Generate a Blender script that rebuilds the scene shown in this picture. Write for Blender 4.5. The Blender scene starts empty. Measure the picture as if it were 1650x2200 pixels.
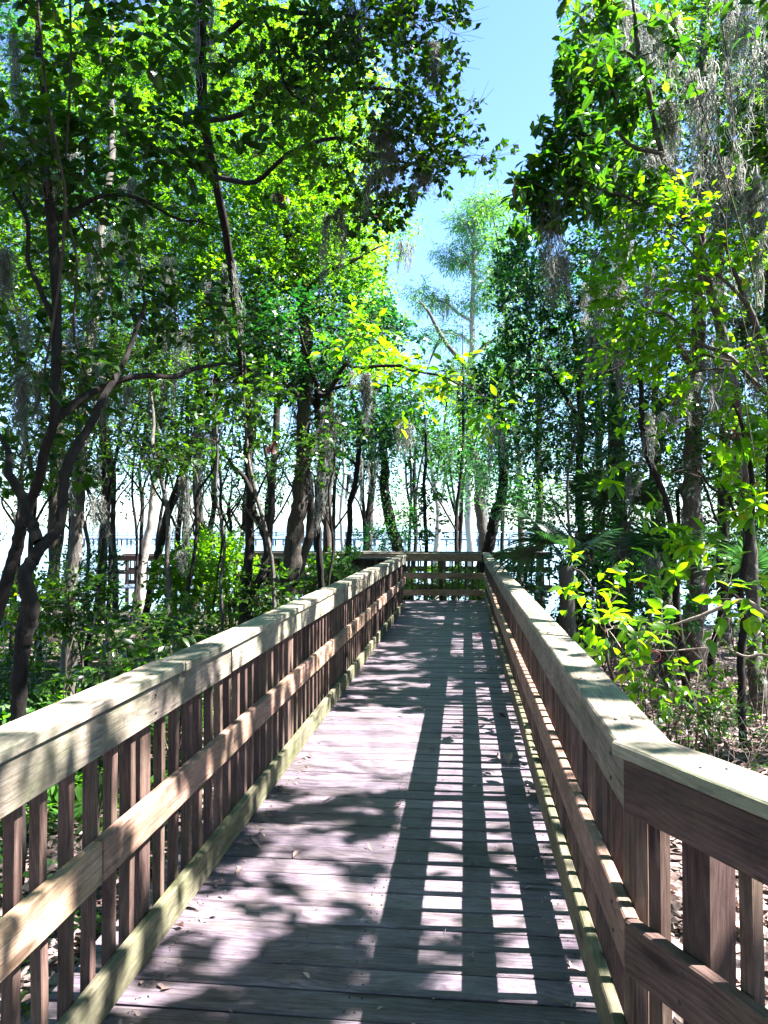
import bpy, math, random
import numpy as np
from mathutils import Matrix, Vector
random.seed(11); rng = np.random.default_rng(11)
SC = bpy.context.scene; COL = SC.collection
PI = math.pi
# ------------------------------------------------------------------ camera
FPX = 1653.0
YAW = math.atan(172 / FPX); PIT = math.atan(31 / FPX)
CAM = np.array([0, 0, 1.62])
cd = bpy.data.cameras.new('camera'); cam = bpy.data.objects.new('camera', cd); COL.objects.link(cam)
cd.sensor_fit = 'VERTICAL'; cd.sensor_height = 34.6; cd.lens = 34.6 * FPX / 2200
cd.clip_start = 0.05; cd.clip_end = 9000
cam.location = CAM; cam.rotation_euler = (PI / 2 + PIT, 0, YAW)
SC.camera = cam
# ------------------------------------------------------------------ light
SUN = np.array([0.706, 0.03, 1.0]); SUN = SUN / np.linalg.norm(SUN)
w = bpy.data.worlds.new('World'); SC.world = w; w.use_nodes = True
nt = w.node_tree; bg = nt.nodes['Background']
sky = nt.nodes.new('ShaderNodeTexSky'); sky.sky_type = 'NISHITA'; sky.sun_disc = False
sky.sun_elevation = math.asin(SUN[2]); sky.sun_rotation = math.atan2(SUN[0], SUN[1])
sky.air_density = 1.0; sky.dust_density = 0.35; sky.ozone_density = 1.4
tint = nt.nodes.new('ShaderNodeMix'); tint.data_type = 'RGBA'; tint.blend_type = 'MULTIPLY'; tint.inputs[0].default_value = 1.0
nt.links.new(sky.outputs[0], tint.inputs[6]); tint.inputs[7].default_value = (0.74, 0.89, 1.12, 1)
nt.links.new(tint.outputs[2], bg.inputs[0]); bg.inputs[1].default_value = 0.05
sl = bpy.data.lights.new('sun', 'SUN'); so = bpy.data.objects.new('sun', sl); COL.objects.link(so)
sl.energy = 5.0; sl.angle = math.radians(0.5); sl.color = (1.0, 0.965, 0.93)
so.rotation_euler = Vector(SUN).to_track_quat('Z', 'Y').to_euler(); so.location = (20, 0, 40)
SC.view_settings.view_transform = 'Standard'; SC.view_settings.look = 'None'
SC.view_settings.exposure = 3.2; SC.view_settings.gamma = 1.0; SC.view_settings.use_curve_mapping = False
SC.render.engine = 'CYCLES'
SC.cycles.max_bounces = 7; SC.cycles.diffuse_bounces = 4; SC.cycles.glossy_bounces = 2
SC.cycles.transmission_bounces = 4; SC.cycles.transparent_max_bounces = 4
SC.cycles.caustics_reflective = False; SC.cycles.caustics_refractive = False
SC.cycles.use_denoising = True
# ------------------------------------------------------------------ places
cF = np.array([-math.sin(YAW) * math.cos(PIT), math.cos(YAW) * math.cos(PIT), math.sin(PIT)])
cR = np.array([math.cos(YAW), math.sin(YAW), 0.0]); cU = np.cross(cR, cF)
def P(px, py, d):
    return CAM + d * (cF + (px - 825) / FPX * cR - (py - 1100) / FPX * cU)
def G(px, py, z):
    v = cF + (px - 825) / FPX * cR - (py - 1100) / FPX * cU
    return CAM + v * (z - CAM[2]) / v[2]
def proj(A):
    v = np.atleast_2d(A) - CAM; d = v @ cF; dd = np.where(d < .05, .05, d)
    return 825 + FPX * (v @ cR) / dd, 1100 - FPX * (v @ cU) / dd, d
def smooth(a, b, t):
    t = np.clip((t - a) / (b - a), 0, 1); return t * t * (3 - 2 * t)
def _h(i, j, k):
    n = (i * 374761393 + j * 668265263 + k * 2147483647 // 7 * 13) & 0xffffffff
    n = ((n ^ (n >> 13)) * 1274126177) & 0xffffffff
    return ((n ^ (n >> 16)) & 0xffff) / 65535.0
def noise(x, y, z=None):
    z = np.zeros_like(x) if z is None else z
    i, j, k = np.floor(x).astype(np.int64), np.floor(y).astype(np.int64), np.floor(z).astype(np.int64)
    f, g, h = x - i, y - j, z - k
    f, g, h = f * f * (3 - 2 * f), g * g * (3 - 2 * g), h * h * (3 - 2 * h)
    r = 0
    for a in (0, 1):
        for b in (0, 1):
            for c in (0, 1):
                r = r + _h(i + a, j + b, k + c) * (f if a else 1 - f) * (g if b else 1 - g) * (h if c else 1 - h)
    return r
SHORE = 25.0
def ground_z(x, y):
    x = np.asarray(x, float); y = np.asarray(y, float)
    base = -0.72 - 1.35 * smooth(SHORE - 7, SHORE + 6, y + 0.12 * x) - 1.5 * smooth(SHORE + 4, SHORE + 25, y + 0.12 * x)
    return base + 0.16 * (noise(x * .6 + 7, y * .6) - .5) + 0.05 * (noise(x * 2.3, y * 2.3 + 5) - .5)
def gz(x, y): return float(ground_z(np.array([x]), np.array([y]))[0])
# ------------------------------------------------------------------ tags
def tag(o, label=None, cat=None, group=None, kind=None):
    if label: o['label'] = label
    if cat: o['category'] = cat
    if group: o['group'] = group
    if kind: o['kind'] = kind
    return o
def empty(name, loc, label, cat, group=None):
    o = bpy.data.objects.new(name, None); COL.objects.link(o); o.location = tuple(loc); o.empty_display_size = .1
    return tag(o, label, cat, group)
def link(name, me, parent=None, M=None):
    o = bpy.data.objects.new(name, me); COL.objects.link(o)
    if parent is not None: o.parent = parent
    if M is not None: o.matrix_basis = M
    return o
# ------------------------------------------------------------------ mesh helper
class Geo:
    def __init__(s): s.V = []; s.T = []; s.Q = []; s.tone = []; s.rib = []; s.n = 0
    def add(s, V, T=None, Q=None, tone=0.0, rib=None):
        V = np.asarray(V, float); n = len(V)
        s.V.append(V)
        if T is not None and len(T): s.T.append(np.asarray(T) + s.n)
        if Q is not None and len(Q): s.Q.append(np.asarray(Q) + s.n)
        s.tone.append(np.broadcast_to(np.asarray(tone, float), (n,)))
        s.rib.append(np.ones(n) if rib is None else rib)
        s.n += n
    def mesh(s, name, mat, origin=(0, 0, 0), smooth_=False):
        me = bpy.data.meshes.new(name)
        if s.n == 0: return me
        V = np.concatenate(s.V) - np.asarray(origin)
        T = np.concatenate(s.T) if s.T else np.zeros((0, 3), int)
        Q = np.concatenate(s.Q) if s.Q else np.zeros((0, 4), int)
        me.vertices.add(len(V)); me.vertices.foreach_set('co', V.astype(np.float32).ravel())
        nl = T.size + Q.size; me.loops.add(nl)
        me.loops.foreach_set('vertex_index', np.concatenate([T.ravel(), Q.ravel()]).astype(np.int32))
        me.polygons.add(len(T) + len(Q))
        st = np.concatenate([np.arange(len(T)) * 3, T.size + np.arange(len(Q)) * 4]).astype(np.int32)
        me.polygons.foreach_set('loop_start', st)
        if smooth_: me.polygons.foreach_set('use_smooth', np.ones(len(T) + len(Q), bool))
        a = me.attributes.new('tone', 'FLOAT', 'POINT'); a.data.foreach_set('value', np.concatenate(s.tone).astype(np.float32))
        a = me.attributes.new('rib', 'FLOAT', 'POINT'); a.data.foreach_set('value', np.concatenate(s.rib).astype(np.float32))
        me.update(calc_edges=True); me.validate()
        me.materials.append(mat)
        return me
    def obj(s, name, mat, parent=None, origin=(0, 0, 0), smooth_=False, place=False):
        o = link(name, s.mesh(name, mat, origin, smooth_), parent)
        if place: o.location = tuple(origin)
        return o
def wander(p, r, amt=.05):
    q, s_ = [p[0]], [r[0]]
    for a, b, ra, rb in zip(p[:-1], p[1:], r[:-1], r[1:]):
        l = np.linalg.norm(b - a)
        q.append((a + b) / 2 + rng.normal(0, amt, 3) * l); s_.append((ra + rb) / 2); q.append(b); s_.append(rb)
    return np.array(q), np.array(s_)
def catmull(pts, rad, per=5):
    pts = np.asarray(pts, float); rad = np.asarray(rad, float)
    if len(pts) < 3: 
        t = np.linspace(0, 1, per + 1)[:, None]
        return pts[0] + (pts[1] - pts[0]) * t, rad[0] + (rad[1] - rad[0]) * t[:, 0]
    Pp = np.vstack([2 * pts[0] - pts[1], pts, 2 * pts[-1] - pts[-2]])
    o, r = [], []
    for i in range(len(pts) - 1):
        a, b, c, d = Pp[i:i + 4]
        for t in np.arange(per) / per:
            o.append(.5 * (2 * b + (c - a) * t + (2 * a - 5 * b + 4 * c - d) * t * t + (3 * b - a - 3 * c + d) * t ** 3))
            r.append(rad[i] + (rad[i + 1] - rad[i]) * t)
    o.append(pts[-1]); r.append(rad[-1])
    return np.array(o), np.array(r)
def tube(g, pts, rad, sides=6, bump=0.0, tone=0.0, cap=True):
    pts = np.asarray(pts, float); n = len(pts); rad = np.broadcast_to(np.asarray(rad, float), (n,))
    tan = np.gradient(pts, axis=0); tan /= np.linalg.norm(tan, axis=1)[:, None] + 1e-9
    ref = np.array([0.3, 0.9, 0.1]) if abs(tan[0] @ np.array([.3, .9, .1])) < .85 else np.array([1., 0, 0])
    A = ref - (tan @ ref)[:, None] * tan; A /= np.linalg.norm(A, axis=1)[:, None] + 1e-9
    B = np.cross(tan, A)
    th = np.arange(sides) / sides * 2 * PI
    R = rad[:, None] * np.ones(sides)[None]
    if bump:
        R = R * (1 + bump * (rng.random((n, sides)) - .5)) 
    V = pts[:, None, :] + R[..., None] * (np.cos(th)[None, :, None] * A[:, None] + np.sin(th)[None, :, None] * B[:, None])
    i = np.arange(n - 1)[:, None] * sides; j = np.arange(sides)[None]
    Q = np.stack([i + j, i + (j + 1) % sides, i + sides + (j + 1) % sides, i + sides + j], -1).reshape(-1, 4)
    g.add(V.reshape(-1, 3), Q=Q, tone=tone)
# ------------------------------------------------------------------ materials
def mat(name):
    m = bpy.data.materials.new(name); m.use_nodes = True
    t = m.node_tree; b = t.nodes['Principled BSDF']; return m, t, b
def N(t, typ, **k):
    n = t.nodes.new(typ)
    for a, v in k.items(): setattr(n, a, v)
    return n
def ramp(t, fac, stops, interp='LINEAR'):
    r = N(t, 'ShaderNodeValToRGB'); e = r.color_ramp.elements; r.color_ramp.interpolation = interp
    while len(e) < len(stops): e.new(.5)
    for i, (p, c) in enumerate(stops): e[i].position = p; e[i].color = (*c, 1) if len(c) == 3 else c
    t.links.new(fac, r.inputs[0]); return r.outputs[0]
def mixc(t, fac, a, b, mode='MIX'):
    m = N(t, 'ShaderNodeMix', data_type='RGBA', blend_type=mode)
    for s, v in ((0, fac), (6, a), (7, b)):
        if isinstance(v, bpy.types.NodeSocket): t.links.new(v, m.inputs[s])
        else: m.inputs[s].default_value = v if s == 0 else ((*v, 1) if len(v) == 3 else v)
    return m.outputs[2]
def math_(t, op, a, b=0.0):
    m = N(t, 'ShaderNodeMath', operation=op)
    for i, v in enumerate((a, b)):
        if isinstance(v, bpy.types.NodeSocket): t.links.new(v, m.inputs[i])
        else: m.inputs[i].default_value = v
    return m.outputs[0]
def vnoise(t, vec, scale, detail=4, rough=.55, dist=0.0):
    n = N(t, 'ShaderNodeTexNoise'); t.links.new(vec, n.inputs['Vector'])
    n.inputs['Scale'].default_value = scale; n.inputs['Detail'].default_value = detail
    n.inputs['Roughness'].default_value = rough; n.inputs['Distortion'].default_value = dist
    return n.outputs[0]
def objcoord(t, scale=(1, 1, 1), rnd=True):
    tc = N(t, 'ShaderNodeTexCoord'); mp = N(t, 'ShaderNodeMapping'); mp.inputs['Scale'].default_value = scale
    t.links.new(tc.outputs['Object'], mp.inputs['Vector'])
    if rnd:
        oi = N(t, 'ShaderNodeObjectInfo'); c = N(t, 'ShaderNodeCombineXYZ')
        t.links.new(math_(t, 'MULTIPLY', oi.outputs['Random'], 91.0), c.inputs[0])
        t.links.new(math_(t, 'MULTIPLY', oi.outputs['Random'], 37.0), c.inputs[1])
        t.links.new(math_(t, 'MULTIPLY', oi.outputs['Random'], 53.0), c.inputs[2])
        t.links.new(c.outputs[0], mp.inputs['Location'])
    return mp.outputs[0]
def wood(name, dark, mid, light, algae=None, alg=.35, rough=.62, grain=1.0, spec=.35, vary=.35, bumpd=.004):
    m, t, b = mat(name)
    # grain runs along each board's own X axis
    wob = vnoise(t, objcoord(t, (.9, 3, 3)), 1.4, 2, .5)
    addv = N(t, 'ShaderNodeVectorMath', operation='ADD'); t.links.new(objcoord(t, (.30, 9, 9)), addv.inputs[0])
    cx = N(t, 'ShaderNodeCombineXYZ'); t.links.new(math_(t, 'MULTIPLY', wob, 1.9), cx.inputs[1]); t.links.new(math_(t, 'MULTIPLY', wob, 1.2), cx.inputs[2])
    t.links.new(cx.outputs[0], addv.inputs[1])
    wv = N(t, 'ShaderNodeTexWave', wave_type='BANDS', bands_direction='DIAGONAL', wave_profile='SAW'); t.links.new(addv.outputs[0], wv.inputs['Vector'])
    wv.inputs['Scale'].default_value = 2.6 * grain; wv.inputs['Distortion'].default_value = 1.0; wv.inputs['Detail'].default_value = 2; wv.inputs['Detail Scale'].default_value = .6
    fine = vnoise(t, objcoord(t, (3, 150, 150)), 2.2, 4, .7)
    c0 = ramp(t, wv.outputs['Fac'], [(0.0, light), (.55, mid), (.88, [.5 * x + .5 * y for x, y in zip(dark, mid)]), (1, mid)])
    c1 = mixc(t, .55, c0, ramp(t, fine, [(.3, dark), (.7, light)]))
    blot = vnoise(t, objcoord(t, (1.5, 4, 4)), 1.5, 4, .6)
    c2 = mixc(t, ramp(t, blot, [(.42, (0, 0, 0)), (.68, (.7, .7, .7))]), c1, [x * .6 for x in dark])
    crk = N(t, 'ShaderNodeTexNoise'); t.links.new(objcoord(t, (.55, 26, 26)), crk.inputs['Vector']); crk.inputs['Scale'].default_value = 1.2; crk.inputs['Detail'].default_value = 2
    c2 = mixc(t, ramp(t, crk.outputs[0], [(.485, (0, 0, 0)), (.5, (.75, .75, .75)), (.515, (0, 0, 0))]), c2, [x * .35 for x in dark])
    if algae:
        an = vnoise(t, objcoord(t, (1.0, 2.5, 2.5)), 2.3, 5, .65)
        c2 = mixc(t, ramp(t, an, [(.42, (0, 0, 0)), (.7, (alg, alg, alg))]), c2, algae)
    mot = vnoise(t, objcoord(t, (5, 14, 14)), 2.0, 5, .75)
    c2 = mixc(t, 1.0, c2, ramp(t, mot, [(.32, (.62, .60, .62)), (.5, (1, 1, 1)), (.68, (1.22, 1.22, 1.22))]), 'MULTIPLY')
    # knots
    vk = N(t, 'ShaderNodeTexVoronoi'); t.links.new(objcoord(t, (1.6, 7, 7)), vk.inputs['Vector']); vk.inputs['Scale'].default_value = 1.0
    c2 = mixc(t, ramp(t, vk.outputs['Distance'], [(.09, (.85, .85, .85)), (.15, (.25, .25, .25)), (.2, (0, 0, 0))]), c2, [x * .3 for x in dark])
    oi = N(t, 'ShaderNodeObjectInfo'); hv = N(t, 'ShaderNodeHueSaturation'); t.links.new(c2, hv.inputs['Color'])
    t.links.new(math_(t, 'ADD', math_(t, 'MULTIPLY', oi.outputs['Random'], vary), 1 - vary / 2), hv.inputs['Value'])
    t.links.new(math_(t, 'ADD', math_(t, 'MULTIPLY', oi.outputs['Random'], .02), .49), hv.inputs['Hue'])
    t.links.new(hv.outputs[0], b.inputs['Base Color'])
    rr = N(t, 'ShaderNodeMath', operation='MULTIPLY_ADD'); t.links.new(fine, rr.inputs[0]); rr.inputs[1].default_value = .3; rr.inputs[2].default_value = rough - .15
    t.links.new(rr.outputs[0], b.inputs['Roughness']); b.inputs['Specular IOR Level'].default_value = spec
    bp = N(t, 'ShaderNodeBump'); bp.inputs['Strength'].default_value = .55; bp.inputs['Distance'].default_value = bumpd
    hh = mixc(t, .7, wv.outputs['Color'], fine)
    t.links.new(hh, bp.inputs['Height']); t.links.new(bp.outputs[0], b.inputs['Normal'])
    return m
def leafmat(name, cols, trans, rough=.36, spec=.45, tmix=.42, odd=None, rib=1.5):
    m, t, b = mat(name)
    at = N(t, 'ShaderNodeAttribute', attribute_name='tone'); oi = N(t, 'ShaderNodeObjectInfo')
    f = math_(t, 'FRACT', math_(t, 'ADD', at.outputs['Fac'], oi.outputs['Random']))
    k = len(cols)
    st = [(i / (k - 1) * .96, c) for i, c in enumerate(cols)]
    if odd: st += [(.988, odd)]
    c = ramp(t, f, st)
    ar = N(t, 'ShaderNodeAttribute', attribute_name='rib')
    vein = ramp(t, ar.outputs['Fac'], [(.0, (rib, rib, rib * .8)), (.16, (1, 1, 1))])
    c = mixc(t, 1.0, c, vein, 'MULTIPLY')
    pn = vnoise(t, objcoord(t, (1, 1, 1), False), 14, 2)
    c = mixc(t, 1.0, c, ramp(t, pn, [(.3, (.7, .7, .7)), (.7, (1.2, 1.2, 1.2))]), 'MULTIPLY')
    dk = mixc(t, 1.0, c, (.5, .5, .5), 'MULTIPLY') if tmix > .2 else c
    t.links.new(dk, b.inputs['Base Color']); b.inputs['Roughness'].default_value = rough; b.inputs['Specular IOR Level'].default_value = spec
    tr = N(t, 'ShaderNodeBsdfTranslucent')
    t.links.new(mixc(t, 1.0, c, trans, 'MULTIPLY'), tr.inputs['Color'])
    ms = N(t, 'ShaderNodeMixShader'); ms.inputs[0].default_value = tmix
    t.links.new(b.outputs[0], ms.inputs[1]); t.links.new(tr.outputs[0], ms.inputs[2])
    t.links.new(ms.outputs[0], t.nodes['Material Output'].inputs['Surface'])
    return m
def barkmat(name, a, c, patch=None, pt=.58, sc=1.0):
    m, t, b = mat(name)
    v = objcoord(t, (9 * sc, 9 * sc, 2.2 * sc))
    n1 = vnoise(t, v, 2.5, 6, .7, .6); n2 = vnoise(t, objcoord(t, (1, 1, 1)), 5 * sc, 5, .65)
    cc = ramp(t, n1, [(.3, a), (.7, c)])
    if patch: cc = mixc(t, ramp(t, n2, [(pt, (0, 0, 0)), (pt + .06, (1, 1, 1))]), cc, patch)
    t.links.new(cc, b.inputs['Base Color']); b.inputs['Roughness'].default_value = .9; b.inputs['Specular IOR Level'].default_value = .2
    bp = N(t, 'ShaderNodeBump'); bp.inputs['Strength'].default_value = .9; bp.inputs['Distance'].default_value = .02
    t.links.new(n1, bp.inputs['Height']); t.links.new(bp.outputs[0], b.inputs['Normal'])
    return m
M = {}
M['deck'] = wood('deck_wood', (.048, .032, .045), (.140, .104, .138), (.25, .205, .248), algae=(.085, .078, .042), alg=.4, rough=.5, spec=.38, grain=1.0, vary=.6)
M['rail'] = wood('weathered_rail_wood', (.105, .080, .062), (.25, .205, .16), (.39, .34, .28), algae=(.13, .14, .075), alg=.75, rough=.75, vary=.3)
M['cap'] = wood('cap_wood', (.12, .092, .072), (.29, .24, .185), (.42, .365, .295), algae=(.17, .20, .12), alg=.75, rough=.7, vary=.25)
M['new'] = wood('pink_pine_wood', (.17, .085, .055), (.34, .205, .145), (.48, .335, .25), algae=(.20, .16, .085), alg=.55, rough=.7, vary=.3)
M['toe'] = wood('mossy_toe_wood', (.06, .05, .03), (.125, .11, .07), (.22, .20, .13), algae=(.075, .085, .028), alg=.7, rough=.8, vary=.3)
M['bal'] = wood('baluster_wood', (.042, .020, .018), (.095, .050, .043), (.17, .105, .088), algae=(.08, .075, .035), alg=.35, rough=.75, vary=.6)
M['grey'] = wood('far_grey_wood', (.12, .115, .11), (.2, .19, .18), (.3, .29, .27), rough=.8)
mm, t, b = mat('hazed_pier_wood'); b.inputs['Base Color'].default_value = (.14, .17, .20, 1); b.inputs['Roughness'].default_value = .9; M['pier'] = mm
n_ = vnoise(t, objcoord(t, (1, 1, 1)), 2.0, 3); t.links.new(ramp(t, n_, [(.3, (.07, .10, .14)), (.7, (.15, .19, .24))]), b.inputs['Base Color'])  # blue cast of distant haze is put into this wood colour
mm, t, b = mat('nail_steel'); b.inputs['Base Color'].default_value = (.06, .05, .05, 1); b.inputs['Metallic'].default_value = .6; b.inputs['Roughness'].default_value = .6; M['nail'] = mm
M['bark_dark'] = barkmat('dark_bark', (.008, .006, .006), (.032, .026, .024))
M['bark_grey'] = barkmat('grey_bark', (.035, .03, .027), (.13, .115, .105), (.24, .25, .215), .60, 1.3)
M['bark_spot'] = barkmat('lichen_spotted_bark', (.05, .038, .032), (.15, .12, .10), (.46, .46, .42), .56, 1.6)
M['bark_mid'] = barkmat('brown_bark', (.022, .018, .016), (.085, .07, .06), (.16, .165, .14), .64, 1.3)
M['bark_pale'] = barkmat('pale_bark', (.2, .17, .15), (.42, .38, .35))
M['twig'] = barkmat('twig_bark', (.03, .022, .018), (.10, .078, .065))
M['drytwig'] = barkmat('dry_twig', (.16, .12, .10), (.34, .28, .24))
GR = (2.6, 2.7, .3)
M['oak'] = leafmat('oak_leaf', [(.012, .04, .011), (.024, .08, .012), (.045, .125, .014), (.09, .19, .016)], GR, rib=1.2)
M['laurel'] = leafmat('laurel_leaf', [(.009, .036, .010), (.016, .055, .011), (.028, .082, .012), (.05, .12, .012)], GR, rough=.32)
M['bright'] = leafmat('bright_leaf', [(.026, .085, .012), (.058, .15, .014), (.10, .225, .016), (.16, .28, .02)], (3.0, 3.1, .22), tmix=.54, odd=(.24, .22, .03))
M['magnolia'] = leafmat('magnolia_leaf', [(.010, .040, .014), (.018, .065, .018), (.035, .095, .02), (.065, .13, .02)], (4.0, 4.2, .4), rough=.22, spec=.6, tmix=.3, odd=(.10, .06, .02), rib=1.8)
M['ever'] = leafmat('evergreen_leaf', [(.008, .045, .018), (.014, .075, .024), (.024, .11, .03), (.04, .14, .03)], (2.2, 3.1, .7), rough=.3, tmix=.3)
M['cypress'] = leafmat('cypress_leaf', [(.05, .13, .07), (.08, .17, .09), (.12, .22, .09)], (1.6, 2.4, .9), rough=.6, tmix=.45)
M['fern'] = leafmat('fern_leaf', [(.03, .11, .012), (.06, .17, .016), (.10, .24, .02)], (2.4, 3.0, .4), rough=.5, tmix=.45)
M['palm'] = leafmat('palmetto_leaf', [(.018, .05, .028), (.03, .08, .04), (.055, .12, .055)], (1.8, 2.4, .9), rough=.35, tmix=.25)
M['deadpalm'] = leafmat('dead_palm_leaf', [(.10, .07, .05), (.17, .12, .09), (.24, .18, .14)], (1.4, 1.2, 1.0), rough=.7, tmix=.3)
M['dead'] = leafmat('dead_leaf', [(.05, .016, .018), (.085, .028, .026), (.13, .05, .035)], (1.3, .9, .8), rough=.6, tmix=.25)
M['litter'] = leafmat('litter_leaf', [(.10, .065, .06), (.19, .13, .12), (.28, .20, .185), (.38, .29, .27)], (1.2, 1.0, .9), rough=.6, tmix=.15, rib=1.1)
M['moss'] = leafmat('spanish_moss_strand', [(.165, .17, .155), (.285, .29, .27), (.42, .425, .40)], (1.35, 1.38, 1.32), rough=.9, spec=.1, tmix=.4, rib=1.0)
mm, t, b = mat('forest_floor')
v = objcoord(t, (1, 1, 1), False)
vo = N(t, 'ShaderNodeTexVoronoi'); t.links.new(v, vo.inputs['Vector']); vo.inputs['Scale'].default_value = 17
c = ramp(t, math_(t, 'FRACT', math_(t, 'MULTIPLY', vo.outputs['Color'], 1.0)), [(0, (.045, .03, .028)), (.5, (.13, .09, .082)), (1, (.25, .185, .17))])
c = mixc(t, ramp(t, vnoise(t, v, 3, 5), [(.45, (0, 0, 0)), (.65, (.8, .8, .8))]), c, (.05, .035, .03))
t.links.new(c, b.inputs['Base Color']); b.inputs['Roughness'].default_value = .95
bp = N(t, 'ShaderNodeBump'); bp.inputs['Distance'].default_value = .05; t.links.new(vo.outputs['Distance'], bp.inputs['Height']); t.links.new(bp.outputs[0], b.inputs['Normal'])
M['floor'] = mm
mm, t, b = mat('lake_water'); b.inputs['Base Color'].default_value = (.10, .16, .18, 1); b.inputs['Roughness'].default_value = .12; b.inputs['IOR'].default_value = 1.33
tc = objcoord(t, (.25, 1.0, 1), False); bp = N(t, 'ShaderNodeBump'); bp.inputs['Strength'].default_value = .35; bp.inputs['Distance'].default_value = .15
t.links.new(vnoise(t, tc, 1.4, 4), bp.inputs['Height']); t.links.new(bp.outputs[0], b.inputs['Normal']); M['water'] = mm
mm, t, b = mat('red_plastic'); b.inputs['Base Color'].default_value = (.28, .02, .05, 1); b.inputs['Roughness'].default_value = .4; M['red'] = mm
# ------------------------------------------------------------------ ground and lake
def sheet(name, xs, ys, zf, m):
    X, Y = np.meshgrid(xs, ys); Z = zf(X.ravel(), Y.ravel()); V = np.stack([X.ravel(), Y.ravel(), Z], 1)
    nx, ny = len(xs), len(ys); i = (np.arange(ny - 1)[:, None] * nx + np.arange(nx - 1)[None]).ravel()
    g = Geo(); g.add(V, Q=np.stack([i, i + 1, i + nx + 1, i + nx], 1)); o = g.obj(name, m, smooth_=True)
    return tag(o, kind='structure')
xs = np.concatenate([np.linspace(-400, -32, 12), np.linspace(-30, 30, 150), np.linspace(32, 400, 12)])
ys = np.concatenate([np.linspace(-300, -22, 10), np.linspace(-20, 55, 180), np.linspace(60, 400, 8)])
sheet('ground', xs, ys, ground_z, M['floor'])
WZ = -1.62
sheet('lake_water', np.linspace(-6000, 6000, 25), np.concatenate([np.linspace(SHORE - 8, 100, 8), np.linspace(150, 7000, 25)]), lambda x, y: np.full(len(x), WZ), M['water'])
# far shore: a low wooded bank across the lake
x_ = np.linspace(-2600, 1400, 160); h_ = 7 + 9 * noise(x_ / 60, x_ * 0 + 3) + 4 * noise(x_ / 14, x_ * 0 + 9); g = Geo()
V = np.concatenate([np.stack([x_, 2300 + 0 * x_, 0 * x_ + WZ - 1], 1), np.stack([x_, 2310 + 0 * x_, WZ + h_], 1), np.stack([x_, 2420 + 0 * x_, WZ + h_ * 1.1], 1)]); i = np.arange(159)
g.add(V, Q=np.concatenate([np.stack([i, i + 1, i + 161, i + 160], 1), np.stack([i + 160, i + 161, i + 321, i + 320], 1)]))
mm, t, b = mat('hazed_far_wood'); b.inputs['Roughness'].default_value = .95
t.links.new(ramp(t, vnoise(t, objcoord(t, (1, 1, 1), False), .05, 4), [(.35, (.10, .16, .14)), (.65, (.20, .27, .22))]), b.inputs['Base Color'])  # paled greens stand in for haze over the far bank
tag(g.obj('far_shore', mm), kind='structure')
# ------------------------------------------------------------------ timber
def board_mesh(L, W, H, ch=.004, warp=0.0):
    # long axis X; chamfered long edges, a few stations so that it can sag a little
    k = 4 if warp else 2; xs_ = np.linspace(-L / 2, L / 2, k); a, h = W / 2, H / 2
    prof = [(-a + ch, -h), (a - ch, -h), (a, -h + ch), (a, h - ch), (a - ch, h), (-a + ch, h), (-a, h - ch), (-a, -h + ch)]
    V = []
    for i, x in enumerate(xs_):
        dz = warp * (rng.random() - .5); dy = warp * .6 * (rng.random() - .5)
        V += [(x, y + dy, z + dz) for y, z in prof]
    F = [[i * 8 + j, i * 8 + (j + 1) % 8, i * 8 + 8 + (j + 1) % 8, i * 8 + 8 + j] for i in range(k - 1) for j in range(8)]
    F = [f[::-1] for f in F] + [list(range(8)), [(k - 1) * 8 + j for j in range(7, -1, -1)]]
    return V, [f for f in F]
def board(name, parent, c, ax, ay, L, W, H, m, ch=.004, warp=0.0, jit=0.0, label=None, mesh=None):
    """one board: centre c, long axis ax, width axis ay (height axis follows)"""
    if mesh is None:
        V, F = board_mesh(L, W, H, ch, warp); mesh = bpy.data.meshes.new(name); mesh.from_pydata(V, [], F); mesh.materials.append(m)
    ax = Vector(ax).normalized(); ay = Vector(ay).normalized(); az = ax.cross(ay).normalized(); ay = az.cross(ax)
    R_ = Matrix((ax, ay, az)).transposed().to_4x4()
    if jit: R_ = R_ @ Matrix.Rotation(random.gauss(0, jit), 4, 'X') @ Matrix.Rotation(random.gauss(0, jit * .4), 4, 'Z')
    pl = Vector(parent.location) if parent is not None else Vector((0, 0, 0))
    o = link(name, mesh, parent, Matrix.Translation(Vector(c) - pl) @ R_)
    if label: o['label'] = label
    return o
XL, XR = -1.166, 0.409                      # inner faces of the rails
# --- boardwalk
bw = empty('boardwalk', (-.38, 9, 0), 'long weathered plank boardwalk running straight ahead between two wooden railings', 'boardwalk')
PITCH = .1475
y = 0.25; planks = []
ENDY = 17.02
BEND = (0.409, 2.07); BD = np.array([.467, -.884])
def right_edge(yy): return .62 if yy > 2.2 else .62 + (2.2 - yy) * .53
while y + .07 < ENDY:
    wdt = .1385 + random.uniform(-.002, .002); xr = right_edge(y) + random.uniform(-.01, .01); xl = -1.42 + random.uniform(-.02, .01)
    board('plank', bw, ((xl + xr) / 2, y, -.019 + random.gauss(0, .0012)), (1, 0, 0), (0, 1, 0), xr - xl, wdt, .038, M['deck'], ch=.005, warp=.004, jit=.006)
    planks.append((y, xl, xr)); y += PITCH
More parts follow.
